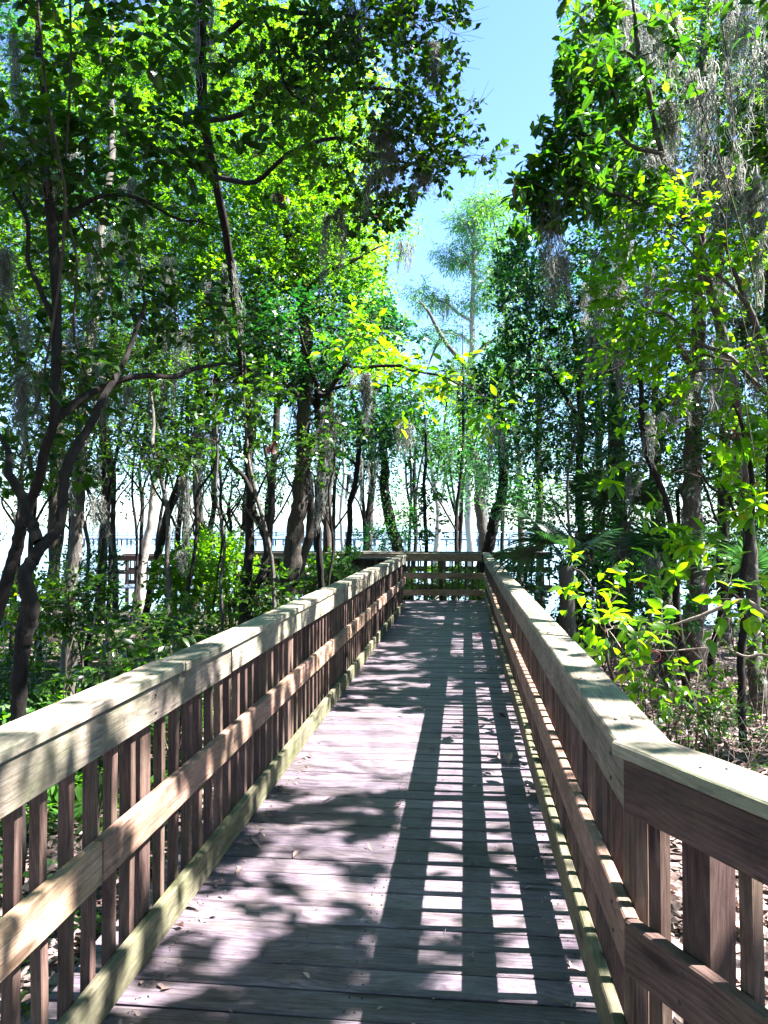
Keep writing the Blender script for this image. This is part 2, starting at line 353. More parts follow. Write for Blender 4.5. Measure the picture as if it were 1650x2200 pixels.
# second leg turns left at the far end, its planks run along y
x = -1.5
while x > -5.2:
    board('plank', bw, (x, 16.2, -.020 + random.gauss(0, .001)), (0, 1, 0), (1, 0, 0), 1.64, .14, .038, M['deck'], ch=.005, jit=.004); x -= PITCH
for xx in (-1.15, -.38, .42):
    board('stringer', bw, (xx, 8.6, -.128), (0, 1, 0), (1, 0, 0), 16.6, .05, .176, M['bal'])
for yy in np.arange(1.0, 17, 2.44):
    for xx in (-1.22, .5): 
        z0 = gz(xx, yy) - .3
        board('pile', bw, (xx - .07 * (1 if xx < 0 else -1), yy, (z0 - .225) / 2), (0, 0, 1), (1, 0, 0), -.225 - z0, .09, .09, M['bal'])
g = Geo()
for (yy, xl, xr) in planks:
    for xx in (-1.12, -.40, -.36, .40):
        for dy in (-.038, .038):
            cx, cy = xx + random.gauss(0, .006), yy + dy + random.gauss(0, .005)
            th = np.arange(6) / 6 * 2 * PI; V = np.stack([cx + .0042 * np.cos(th), cy + .0042 * np.sin(th), np.full(6, .0022)], 1)
            V2 = V.copy(); V2[:, 2] = -.01
            g.add(np.vstack([V, V2]), T=[(0, 1, 2), (0, 2, 3), (0, 3, 4), (0, 4, 5)], Q=[(i, 6 + i, 6 + (i + 1) % 6, (i + 1) % 6) for i in range(6)])
o = g.obj('nail_head', M['nail'], bw, origin=(-.38, 9, 0)); o['kind'] = 'stuff'
# --- railings
ctr = {}
balmesh = []
for i in range(8):
    V, F = board_mesh(1.0, .037, .037, .003, .006); me = bpy.data.meshes.new('baluster'); me.from_pydata(V, [], F); me.materials.append(M['bal']); balmesh.append(me)
def railing(label, A, B, inward, z0=0.0, ztop=1.055, toe=(.012, .15), mats=('cap', 'rail', 'new', 'toe'), capw=.146, lens=3.66, off=0.0, group='wooden boardwalk railings', ext=(0, 0, 0), bsp=.147, cap_in=.012, post_sp=2.44, post0=.3, bal=True, nails=True):
    """A->B is the line of the inner faces; inward = unit 2D vector to the walking side"""
    A = np.array(A, float); B = np.array(B, float); L = np.linalg.norm(B - A); u = (B - A) / L; n = np.array(inward, float)
    r = empty('railing', (*((A + B) / 2), z0), label, 'railing', group)
    def pt(s, dn, z): q = A + u * s + n * dn; return (q[0], q[1], z0 + z)
    ax = (u[0], u[1], 0); ay = (n[0], n[1], 0)
    def run(name, zc, h, thick, dn, m, s0, s1, offs, flat=False, warp=.006):
        s = s0 + offs; cuts = [s0]
        while s < s1 - .5:
            if s > s0 + .3: cuts.append(s)
            s += lens
        cuts.append(s1)
        for a, b_ in zip(cuts[:-1], cuts[1:]):
            l = b_ - a - .004
            board(name, r, pt((a + b_) / 2, dn + random.gauss(0, .0012), zc + random.gauss(0, .002)), ax, ay, l, capw if flat else thick, thick if flat else h, M[m], ch=.005, warp=warp, jit=.004)
    e0, e1, _ = ext
    run('top_cap', ztop - .019, .038, .038, cap_in - capw / 2, mats[0], -e0, L + e1, 1.9 + off, True)
    run('upper_rail', ztop - .038 - .0705, .139, .038, -.019, mats[1], 0, L, 2.6 + off)
    run('middle_rail', .535, .139, .038, -.019, mats[2], 0, L, 1.2 + off)
    if toe: run('toe_board', (toe[0] + toe[1]) / 2, toe[1] - toe[0], .038, -.019, mats[3], 0, L, 3.0 + off)
    posts = list(np.arange(post0, L, post_sp))
    for s in posts:
        zb = gz(*(A + u * s)) - z0 - .2
        zt = ztop - .042
        board('post', r, pt(s, -.038 - .0445 - .002, (zt + zb) / 2), (0, 0, 1), ay, zt - zb, .088, .088, M['bal'], ch=.005)
    if bal:
        s = .07
        while s < L - .03:
            if all(abs(s - p) > .075 for p in posts):
                zt, zb = ztop - .044, -.12
                o = board('baluster', r, pt(s + random.gauss(0, .004), -.038 - .020 + random.gauss(0, .001), (zt + zb) / 2), (0, 0, 1), ay, 1, 1, 1, None, mesh=random.choice(balmesh))
                o.matrix_basis = o.matrix_basis @ Matrix.Rotation(random.gauss(0, .008), 4, 'Y') @ Matrix.Rotation(random.gauss(0, .03), 4, 'X') @ Matrix.Diagonal((zt - zb, 1, 1, 1))
            s += bsp
    if nails:
        g = Geo()
        for s in posts:
            for zc in (ztop - .108, .535):
                for dz in (-.035, .035):
                    c0 = np.array(pt(s + random.gauss(0, .01), .0015, zc + dz)); th = np.arange(6) / 6 * 2 * PI
                    V = c0 + .0058 * (np.cos(th)[:, None] * np.array(ax) + np.sin(th)[:, None] * np.array((0, 0, 1)))
                    V2 = V - np.array((n[0], n[1], 0)) * .01
                    g.add(np.vstack([V, V2]), T=[(0, 1, 2), (0, 2, 3), (0, 3, 4), (0, 4, 5)], Q=[(i, 6 + i, 6 + (i + 1) % 6, (i + 1) % 6) for i in range(6)])
        for s in np.arange(.25, L, .61):
            for dn in (-.028, -.082):
                c0 = np.array(pt(s + random.gauss(0, .02), dn + random.gauss(0, .006), ztop + .0022)); th = np.arange(6) / 6 * 2 * PI
                V = c0 + .0055 * np.stack([np.cos(th), np.sin(th), 0 * th], 1); V2 = V - np.array((0, 0, .01))
                g.add(np.vstack([V, V2]), T=[(0, 1, 2), (0, 2, 3), (0, 3, 4), (0, 4, 5)], Q=[(i, 6 + i, 6 + (i + 1) % 6, (i + 1) % 6) for i in range(6)])
        if g.n: o = g.obj('nail_head', M['nail'], r, origin=r.location); o['kind'] = 'stuff'
    return r
railing('wooden railing along the left edge of the boardwalk, pale pink middle rail', (XL, .3), (XL, 15.35), (1, 0), post0=.1, off=.9)
railing('sunlit wooden railing along the right edge of the boardwalk, striped by baluster shadows', (XR, BEND[1]), (XR, 16.93), (-1, 0), toe=(.095, .235), post0=.16, off=.2, ext=(-.02, .05, 0), mats=('cap', 'rail', 'new', 'toe'))
e = np.array(BEND) + BD * 1.9
railing('short angled railing bending outward at the near right corner', (BEND[0] + BD[0] * .006, BEND[1] + BD[1] * .006), tuple(e), (-.884, -.467), toe=(.095, .235), post0=.20, post_sp=1.5, bsp=.14, mats=('cap', 'bal', 'bal', 'toe'), ext=(.035, 0, 0))
railing('railing closing the far end of the boardwalk, facing the viewer', (XR - .02, 16.97), (-5.2, 16.97), (0, -1), ztop=1.03, toe=(.1, .235), post0=.9, mats=('cap', 'new', 'new', 'new'), off=-1.0, nails=False)  # paler boards stand in for soft light on this unlit face
railing('dark railing of the left turn of the boardwalk, partly behind the thick trunk', (-1.35, 15.38), (-5.2, 15.38), (0, 1), ztop=1.0, mats=('grey', 'bal', 'bal', 'bal'), post0=.4, nails=False)
railing('farthest dark railing just behind the end of the boardwalk, under the ivy tree', (2.2, 19.6), (-5.6, 19.6), (0, -1), ztop=.98, mats=('grey', 'bal', 'bal', 'bal'), nails=False)
bw2 = empty('boardwalk', (-1.7, 20.4, 0), 'second boardwalk leg of grey planks behind the far end railing', 'boardwalk')
for x in np.arange(-5.6, 2.2, PITCH): board('plank', bw2, (x, 20.4, -.04), (0, 1, 0), (1, 0, 0), 1.6, .14, .038, M['grey'])
for x in np.arange(-5.4, 2.3, 2.44):
    for yy in (19.75, 21.1): 
        z0 = gz(x, yy) - .3; board('pile', bw2, (x, yy, (z0 - .06) / 2), (0, 0, 1), (1, 0, 0), -.06 - z0, .09, .09, M['bal'])
# small lookout platform by the water
lp = P(305, 1262, 25)
lk = empty('lookout_platform', (lp[0], lp[1], lp[2]), 'small wooden lookout platform with railing at the lake edge behind leaning stems', 'platform')
for i in range(16): board('plank', lk, (lp[0] - 1.1 + i * .1475, lp[1] + .6, lp[2] - .02), (0, 1, 0), (1, 0, 0), 1.4, .14, .038, M['pier'])
for sx in (-1.05, 1.05):
    for sy in (0, 1.2):
        z0 = gz(lp[0] + sx, lp[1] + sy) - .3
        board('post', lk, (lp[0] + sx, lp[1] + sy, (z0 + lp[2] + 1.0) / 2), (0, 0, 1), (1, 0, 0), lp[2] + 1.0 - z0, .1, .1, M['bal'])
for sy in (1.26, -.06):
    for zz, h in ((1.02, .05), (.93, .14), (.5, .14)) + (((.08, .14),) if sy > 0 else ()):
        board('rail', lk, (lp[0], lp[1] + sy, lp[2] + zz), (1, 0, 0), (0, 1, 0), 2.3, .04 if h > .06 else .14, h, M['bal'])
    if sy > 0:
        for i in range(14): board('baluster', lk, (lp[0] - .98 + i * .15, lp[1] + sy + .04, lp[2] + .52), (0, 0, 1), (1, 0, 0), 1.0, .038, .038, M['bal'])
# --- long pier out on the lake
def pier(label, y0, x0, x1, zdeck, ztop, sp, third):
    pr = empty('pier', ((x0 + x1) / 2, y0, zdeck), label, 'pier')
    board('deck_beam', pr, ((x0 + x1) / 2, y0 + .9, zdeck - .15), (1, 0, 0), (0, 1, 0), x1 - x0, 2.2, .3, M['pier'])
    for zz in third: board('rail', pr, ((x0 + x1) / 2, y0, zz), (1, 0, 0), (0, 1, 0), x1 - x0, .08, .11, M['pier'])
    V, F = board_mesh(1, .24, .24); pm = bpy.data.meshes.new('pile'); pm.from_pydata(V, [], F); pm.materials.append(M['pier'])
    V, F = board_mesh(1, .1, .1); qm = bpy.data.meshes.new('rail_post'); qm.from_pydata(V, [], F); qm.materials.append(M['pier'])
    xs_ = np.arange(x0 + .5, x1, sp); hp = zdeck - .3 - (WZ - 1.5)
    for i, x in enumerate(xs_):
        for dy in (0.05, 1.7):
            o = board('pile', pr, (x, y0 + dy, zdeck - .3 - hp / 2), (0, 0, 1), (1, 0, 0), 1, 1, 1, None, mesh=pm); o.matrix_basis = o.matrix_basis @ Matrix.Diagonal((hp, 1, 1, 1))
        o = board('rail_post', pr, (x, y0 + .1, (zdeck + ztop) / 2), (0, 0, 1), (1, 0, 0), 1, 1, 1, None, mesh=qm); o.matrix_basis = o.matrix_basis @ Matrix.Diagonal((ztop - zdeck, 1, 1, 1))
        if i + 1 < len(xs_) and i % 2 == 0:
            for sgn in (1, -1):
                dv = np.array([sp, 0, sgn * (zdeck - .3 - WZ) * .9]); Lb = np.linalg.norm(dv)
                board('cross_brace', pr, (x + sp / 2, y0 - .08 - .06 * (sgn > 0), (zdeck - .3 + WZ) / 2), dv, (0, 1, 0), Lb, .05, .14, M['pier'])
    return pr
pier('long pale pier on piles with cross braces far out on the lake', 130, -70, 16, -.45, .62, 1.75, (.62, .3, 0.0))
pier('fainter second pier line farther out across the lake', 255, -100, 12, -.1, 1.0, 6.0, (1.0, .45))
# ------------------------------------------------------------------ leaves
def leaf_tpl(st, droop=.25, fold=.25):
    """leaf of unit length along +Y; st = two stations (y, half width)"""
    (y1, w1), (y2, w2) = st
    V = [(0, 0, 0), (-w1, y1, fold * w1), (0, y1, 0), (w1, y1, fold * w1), (-w2, y2, fold * w2), (0, y2, 0), (w2, y2, fold * w2), (0, 1, 0)]
    V = np.array(V, float); V[:, 2] -= droop * V[:, 1] ** 2
    T = np.array([(0, 2, 1), (0, 3, 2), (1, 2, 5), (1, 5, 4), (2, 3, 6), (2, 6, 5), (4, 5, 7), (5, 6, 7)])
    rib = np.array([0, 1, 0, 1, 1, 0, 1, 0.])
    return V, T, rib
def lobed_tpl():
    V = [(0, 0, 0), (-.035, .3, .02), (.035, .3, .02), (-.10, .55, .04), (.10, .55, .04), (-.27, .80, .05), (.27, .80, .05), (-.24, .95, .02), (.24, .95, .02), (-.1, .93, 0), (.1, .93, 0), (0, 1.02, -.04), (0, .55, 0), (0, .82, -.02)]
    V = np.array(V, float); V[:, 2] -= .22 * V[:, 1] ** 2
    T = np.array([(0, 2, 1), (1, 2, 12), (1, 12, 3), (2, 4, 12), (3, 12, 13), (12, 4, 13), (3, 13, 5), (4, 6, 13), (5, 13, 7), (6, 8, 13), (7, 13, 9), (8, 10, 13), (9, 13, 11), (10, 11, 13)])
    rib = np.array([0, .5, .5, 1, 1, 1, 1, 1, 1, 1, 1, 0, 0, 0.])
    return V, T, rib
TPL = {
    'ell': leaf_tpl(((.32, .20), (.68, .17))), 'wide': leaf_tpl(((.28, .27), (.62, .25)), .3, .3),
    'mag': leaf_tpl(((.35, .15), (.70, .19)), .16, .35), 'oak': lobed_tpl(), 'narrow': leaf_tpl(((.3, .11), (.65, .10)), .3),
    'tiny': (np.array([(0, 0, 0), (-.28, .5, .06), (.28, .5, .06), (0, 1, -.1)], float), np.array([(0, 2, 1), (1, 2, 3)]), np.array([0, 1, 1, 0.])),
    'lite': (np.array([(0, 0, 0), (-1, .48, .22), (1, .48, .22), (0, 1, -.16)], float), np.array([(0, 2, 1), (1, 2, 3)]), np.array([.2, 1, 1, .2])),
    'needle': (np.array([(0, 0, 0), (-.09, .4, 0), (.09, .4, 0), (0, 1, -.35)], float), np.array([(0, 2, 1), (1, 2, 3)]), np.array([0, 1, 1, 0.])),
}
def unit(a): return a / (np.linalg.norm(a, axis=-1, keepdims=True) + 1e-9)
def leaf_frames(Y, up=1.0, jit=.5):
    n = rng.normal(0, jit, Y.shape); n[:, 2] += up
    Z = unit(n - (n * Y).sum(1)[:, None] * Y); X = np.cross(Y, Z); return X, Z
def add_leaves(g, kind, pos, Y, L, tone, up=1.0, jit=.5, wid=None):
    V, T, rib = TPL[kind]; V = V if wid is None else V * [wid, 1, wid]; X, Z = leaf_frames(Y, up, jit); m = len(pos); L = np.broadcast_to(L, (m,))
    W = pos[:, None, :] + L[:, None, None] * (V[None, :, 0, None] * X[:, None] + V[None, :, 1, None] * Y[:, None] + V[None, :, 2, None] * Z[:, None])
    TT = (T[None] + (np.arange(m) * len(V))[:, None, None]).reshape(-1, 3)
    g.add(W.reshape(-1, 3), T=TT, tone=np.repeat(tone, len(V)), rib=np.tile(rib, m))
leafmesh = {}
def one_leaf_mesh(kind, m):
    k = (kind, m.name)
    if k not in leafmesh:
        V, T, rib = TPL[kind]; g = Geo(); g.add(V, T=T, rib=rib); leafmesh[k] = g.mesh('leaf', m)
    return leafmesh[k]
def sprig_layout(arr, Pn, D, L, TL=None):
    """arrangement of leaves on each sprig; returns pos, dir, sprig index, twig ends"""
    n = len(Pn)
    ref = rng.normal(0, 1, (n, 3)); ref[:, 2] *= .3
    S = unit(np.cross(D, np.array([0, 0, 1.0]) + .25 * rng.normal(0, 1, (n, 3)))); Uq = np.cross(S, D)
    pos, dr, idx = [], [], []
    if arr == 'whorl':
        k, tl = 8, .35 * L
        for j in range(k):
            a = np.radians(40 + 30 * (j % 2) + 34 * rng.random((n, 1))); ph = j * 2.4 + rng.random(n) * .9
            d = D * np.cos(a) + np.sin(a) * (np.cos(ph)[:, None] * S + np.sin(ph)[:, None] * Uq)
            pos.append(Pn + D * (tl * (.75 + .25 * j / k))); dr.append(unit(d + np.array([0, 0, -.25]) * rng.random((n, 1)))); idx.append(np.arange(n))
    elif arr in ('alt', 'opp'):
        k, tl = (9, 2.6 * L) if arr == 'alt' else (8, 2.0 * L)
        for j in range(k):
            t = (j + .6) / k if arr == 'alt' else (j // 2 + .7) / (k / 2)
            sg = 1 if j % 2 else -1
            if j == k - 1: d = D + .2 * rng.normal(0, 1, (n, 3))
            else: d = .62 * D + sg * .8 * S + .28 * rng.normal(0, 1, (n, 3)) + np.array([0, 0, -.22])
            pos.append(Pn + D * tl * t + np.array([0, 0, -.25 * L * t * t])); dr.append(unit(d)); idx.append(np.arange(n))
    elif arr == 'fan':
        k, tl = 9, 2.0 * L
        for j in range(k):
            t = 1 - .62 * (j / k) ** 1.4; a = math.radians(15 + 60 * (j / k)); ph = j * 2.4 + rng.random(n)
            d = D * math.cos(a) + math.sin(a) * (np.cos(ph)[:, None] * S + np.sin(ph)[:, None] * Uq) + .2 * rng.normal(0, 1, (n, 3))
            pos.append(Pn + D * tl * t); dr.append(unit(d)); idx.append(np.arange(n))
    else:   # puff of small leaves
        k, tl = 14, 2.2 * L
        for j in range(k):
            o = rng.normal(0, 1, (n, 3)) * L * 1.5; o[:, 2] *= .7
            pos.append(Pn + D * tl * .6 + o); dr.append(unit(o / L + .6 * D + .8 * rng.normal(0, 1, (n, 3)) + np.array([0, 0, -.35]))); idx.append(np.arange(n))
    return np.concatenate(pos), np.concatenate(dr), np.concatenate(idx), Pn + D * tl
# sun flecks: openings in the canopy along the sun's path to the boardwalk
def lit_fraction(qx, qy):
    f = np.full(qx.shape, .28)
    f = np.where((qy < 10.4) & (qy > 8.3), .46, f)
    f = np.where(qy < 8.3, .30, f)
    f = np.where((qy > 6.7) & (qy < 12) & (qx > -.3), .60, f)
    f = np.where((qy < 6.7), 1.05, f)
    f = np.where((qy < 4.75), np.where(qx < -.4, .40, .74), f)
    f = np.where(qx < -1.22, np.where(qy < 5.2, .42, .36), f)
    f = np.where(qx > .75, .42, f)
    return f
def sun_open(A, wide=False):
    t = A[:, 2] / SUN[2]; qx = A[:, 0] - SUN[0] * t; qy = A[:, 1] - SUN[1] * t
    n = .55 * noise(qx * 4.6 + 3, qy * 6.4 + 1) + .45 * noise(qx * 10 + 9, qy * 13)
    n = np.clip((n - .5) * 1.65 + .5, 0, 1)
    return (qx > -2.3) & (qx < np.where((qy < 5) | wide, 3.4, .75)) & (qy > .4) & (qy < 17) & (A[:, 2] > .35) & (A[:, 0] > -1.0 + .0 * qx) & (n < lit_fraction(qx, qy))
GAP = np.array([(1065, -40), (1235, -40), (1200, 130), (1165, 260), (1110, 335), (1075, 392), (1100, 425), (1030, 455), (955, 545), (985, 600), (900, 625), (985, 680), (930, 735), (870, 668), (838, 640), (832, 595), (905, 540), (905, 455), (1045, 392), (1105, 330), (1055, 262), (1055, 220), (960, 185), (1005, 60)], float)
def in_poly(x, y, poly):
    x, y = x + 80 * (noise(x / 45, y / 45) - .5), y + 80 * (noise(x / 45 + 50, y / 45) - .5)
    c = np.zeros(x.shape, bool); n = len(poly)
    for i in range(n):
        (x1, y1), (x2, y2) = poly[i], poly[i - 1]
        c ^= ((y1 > y) != (y2 > y)) & (x < (x2 - x1) * (y - y1) / (y2 - y1 + 1e-9) + x1)
    return c
TREES = []
DENS = 2.0
def plant(name, label, cat, trunk=None, limbs=(), blobs=(), leaf=('ell', 'alt', .1, 'laurel'), bark='bark_dark', indiv=0, group=None, cover=1.4, limb_name='limb', up=1.0, clump=.42, ground=True, gap=True, dirs=None, loc=None, sides=7, twigr=.0016, lname='leaf', stub=True, world=False, open_=True, minpx=9.0, hang=0.0):
    """trunk / limbs: (px,py,d,width_px) places turned into world points; blobs: (px,py,d,rx,ry,rd[,n])"""
    def W(path):
        if world: return np.array([p[:3] for p in path], float), np.array([p[3] for p in path], float)
        return np.array([P(p[0], p[1], p[2]) for p in path]), np.array([p[3] / 2 * p[2] / FPX for p in path])
    tp = tr_ = None
    if trunk is not None:
        tp, tr_ = W(trunk); tr_[-1] *= .4
        z0 = gz(tp[0][0], tp[0][1])
        if ground and tp[0][2] > z0 - .05:
            dv = tp[0] - tp[1]; dv = dv / (abs(dv[2]) + 1e-6); h = tp[0][2] - z0 + .15
            q = tp[0] + np.array([np.clip(dv[0], -.35, .35) * h * .6, np.clip(dv[1], -.3, .3) * h * .5, -h])
            q[2] = gz(q[0], q[1]) - .15
            tp = np.vstack([q, tp]); tr_ = np.concatenate([[tr_[0] * 1.5], tr_])
        base = tp[0].copy(); base[2] = gz(base[0], base[1])
    else: base = np.array(loc, float)
    root = empty(name, base, label, cat, group)
    sk = []; skr = []
    if tp is not None:
        tp, tr_ = wander(tp, tr_, .028); c, r = catmull(tp, tr_, 5); g = Geo()
        r = r * (1 + .10 * (rng.random(len(r)) - .5)); c = c + rng.normal(0, 1, c.shape) * (r * .07)[:, None]
        tube(g, c, r, 12 if r[0] > .04 else sides, bump=.2)
        g.obj('trunk' if r[0] > .035 else 'stem', M[bark], root, origin=base, smooth_=True); sk.append(c); skr.append(r)
    for L_ in limbs:
        p, r = W(L_); r[-1] *= .35; p, r = wander(p, r, .07); c, r = catmull(p, r, 4); r = r * (1 + .12 * (rng.random(len(r)) - .5)); c = c + rng.normal(0, 1, c.shape) * (r * .12)[:, None]; g = Geo()
        tube(g, c, r, 7, bump=.08); g.obj(limb_name, M[bark], root, origin=base, smooth_=True); sk.append(c); skr.append(r)
    kind, arr, LL, lm = leaf
    kk = {'whorl': 8, 'alt': 9, 'opp': 8, 'fan': 9}.get(arr, 14)
    SKP = np.concatenate(sk) if sk else base[None] + np.array([0, 0, .05]); SKR = np.concatenate(skr) if skr else np.array([.01])
    AP, AD = [], []
    gt = Geo()
    for bl in blobs:
        px, py, d, rx, ry, rd = bl[:6]
        if world: C0 = np.array([px, py, d]); R3 = np.array([rx, ry, rd])
        else: C0 = P(px, py, d)
        wid = np.abs(TPL[kind][0][:, 0]).max() * 2
        if len(bl) > 6: n = bl[6]
        else:
            A_ = (PI * rx * ry) * (1 if world else (d / FPX) ** 2) if not world else PI * max(rx, ry) * rd
            n = int(cover * A_ / (kk * LL * LL * wid * .38)) + 1
        n = int(DENS * n / (1 - clump * .8))
        q = unit(rng.normal(0, 1, (n, 3))) * (rng.random((n, 1)) ** .45)
        if world: pts = C0 + q * R3
        else: pts = C0 + q[:, :1] * rx * d / FPX * cR + q[:, 1:2] * rd * cF + q[:, 2:] * ry * d / FPX * cU
        s_ = 1.0 / max(.28, LL * 3.2)
        nz = noise(pts[:, 0] * s_ + 31, pts[:, 1] * s_ + 17, pts[:, 2] * s_ * 1.3)
        pts = pts[nz > clump * .95]
        pts = pts[pts[:, 2] > ground_z(pts[:, 0], pts[:, 1]) + .05]
        if gap and len(pts):
            x_, y_, _ = proj(pts); pts = pts[~in_poly(x_, y_, GAP)]
        # nothing grows through the walkway or its railings
        if len(pts): pts = pts[~((pts[:, 0] > -1.55) & (pts[:, 0] < .78) & (pts[:, 1] < 17.2) & (pts[:, 2] < 2.25))]
        if len(pts): pts = pts[~((pts[:, 0] > .3) & (pts[:, 0] < 1.6) & (pts[:, 1] < 2.3) & (pts[:, 2] < 2.1))]
        if open_ and len(pts): pts = pts[~sun_open(pts, name == 'canopy_tree')]
        if len(pts) == 0: continue
        x_, y_, d_ = proj(C0[None]); inview = d_[0] > .5 and -300 < x_[0] < 1950 and y_[0] > -350; near = d_[0] < 9.5 and -300 < x_[0] < 1950 and d_[0] > .5
        # branch from nearest skeleton point to the blob, then side branches to groups of sprigs
        i0 = np.argmin(np.linalg.norm((SKP - C0) * [1, 1, 1.2], axis=1)); a = SKP[i0]
        dist = np.linalg.norm(C0 - a); r0 = min(SKR[i0] * .6, .006 + .008 * dist)
        mid = a + .5 * (C0 - a) + np.array([0, 0, .10 * dist]) + rng.normal(0, .05, 3) * dist
        bc, br = catmull([a, mid, C0], [r0, r0 * .7, r0 * .4], 6)
        if dist > .12: tube(gt, bc, br, 5)
        k = max(1, len(pts) // 9); cent = pts[rng.choice(len(pts), k, replace=False)]
        own = np.argmin(np.linalg.norm(pts[:, None] - cent[None], axis=2), 1)
        dirs_ = np.zeros_like(pts)
        for ci in range(k):
            m_ = own == ci
            if not m_.any(): continue
            cc = pts[m_].mean(0); j = np.argmin(np.linalg.norm(bc - cc, axis=1)); j = max(0, j - 1); st = bc[j]
            dv = cc - st; ll = np.linalg.norm(dv)
            md = st + dv * .55 + rng.normal(0, .07, 3) * ll
            sc_, sr_ = catmull([st, md, cc], [max(.003, r0 * .4), max(.0025, r0 * .28), .002], 4 if near else 2)
            if ll > .05: tube(gt, sc_, sr_, 4 if near else 3)
            for p in pts[m_]:
                jj = np.argmin(np.linalg.norm(sc_ - p, axis=1)); jj = max(0, jj - 1); e = sc_[jj]
                if np.linalg.norm(p - e) > .02:
                    if near: tube(gt, [e, (e + p) / 2 + rng.normal(0, .012, 3), p], [twigr * 1.3, twigr, twigr], 3)
                    elif inview and rng.random() < .55: tube(gt, [e, p], [twigr * 1.5, twigr], 3)
            dirs_[m_] = pts[m_] - st
        dd = unit(unit(dirs_) + .45 * rng.normal(0, 1, dirs_.shape) + np.array([0, 0, .12 - hang]))
        AP.append(pts); AD.append(dd)
    if AP:
        Pn = np.concatenate(AP); D = np.concatenate(AD)
        pos, dr, idx, tips = sprig_layout(arr, Pn, D, LL)
        if arr != 'puff':
            x_, y_, d_ = proj(Pn); ok = (d_ < 12) & (d_ > .5) & (x_ > -80) & (x_ < 1730)
            for a_, b_ in zip(Pn[ok], tips[ok]): tube(gt, [a_, b_], [twigr, twigr * .6], 3)
        s_t = (.25 * rng.random(len(Pn)) + .75 * noise(Pn[:, 0] * 1.7, Pn[:, 1] * 1.7, Pn[:, 2] * 1.7))
        tone = np.clip(s_t[idx] * .75 + .25 * rng.random(len(pos)) - .02, 0, .96)
        odd = rng.random(len(pos)) < .008; tone = np.where(odd, .995, np.minimum(tone, .92))
        sz = LL * (.55 + .75 * rng.random(len(pos)))
        keep = rng.random(len(pos)) > .1
        if open_: keep &= ~sun_open(pos + dr * LL * .5, name == 'canopy_tree')
        keep &= ~((pos[:, 0] > -1.5) & (pos[:, 0] < .75) & (pos[:, 1] < 17.2) & (pos[:, 2] < 1.9))
        if gap: x_, y_, _ = proj(pos + dr * LL * .5); keep &= ~in_poly(x_, y_, GAP)
        pos, dr, tone, sz = pos[keep], dr[keep], tone[keep], sz[keep]
        if indiv and len(pos):
            x_, y_, d_ = proj(pos); app = np.where((x_ > -20) & (x_ < 1670) & (y_ > -20) & (y_ < 2200) & (d_ > .5), sz * FPX / np.maximum(d_, .3), 0)
            o = np.argsort(-app)[:indiv]; o = o[app[o] > minpx]
            sel = np.zeros(len(pos), bool); sel[o] = True
            X, Z = leaf_frames(dr[sel], up, .5); me = one_leaf_mesh(kind, M[lm])
            for p, x, y_v, z, s in zip(pos[sel], X, dr[sel], Z, sz[sel]):
                mt = Matrix(((x[0] * s, y_v[0] * s, z[0] * s, p[0] - base[0]), (x[1] * s, y_v[1] * s, z[1] * s, p[1] - base[1]), (x[2] * s, y_v[2] * s, z[2] * s, p[2] - base[2]), (0, 0, 0, 1)))
                link(lname, me, root, mt)
            pos, dr, tone, sz = pos[~sel], dr[~sel], tone[~sel], sz[~sel]
        if len(pos):
            gl = Geo(); x_, y_, d_ = proj(pos)
            big = (sz * FPX / np.maximum(d_, .3) > 21) & (x_ > -60) & (x_ < 1710) & (y_ > -60) & (d_ > .3)
            if kind in ('tiny', 'needle'): big[:] = True
            if big.any(): add_leaves(gl, kind, pos[big], dr[big], sz[big], tone[big], up, .5)
            big = ~big
            if big.any(): add_leaves(gl, 'lite', pos[big], dr[big], sz[big], tone[big], up, .5, wid=np.abs(TPL[kind][0][:, 0]).max() * 1.3)
            o = gl.obj('foliage', M[lm], root, origin=base); o['kind'] = 'stuff'
    if gt.n: o = gt.obj('twigs', M['twig'] if bark != 'drytwig' else M[bark], root, origin=base); o['kind'] = 'stuff'
    TREES.append((root, label)); return root
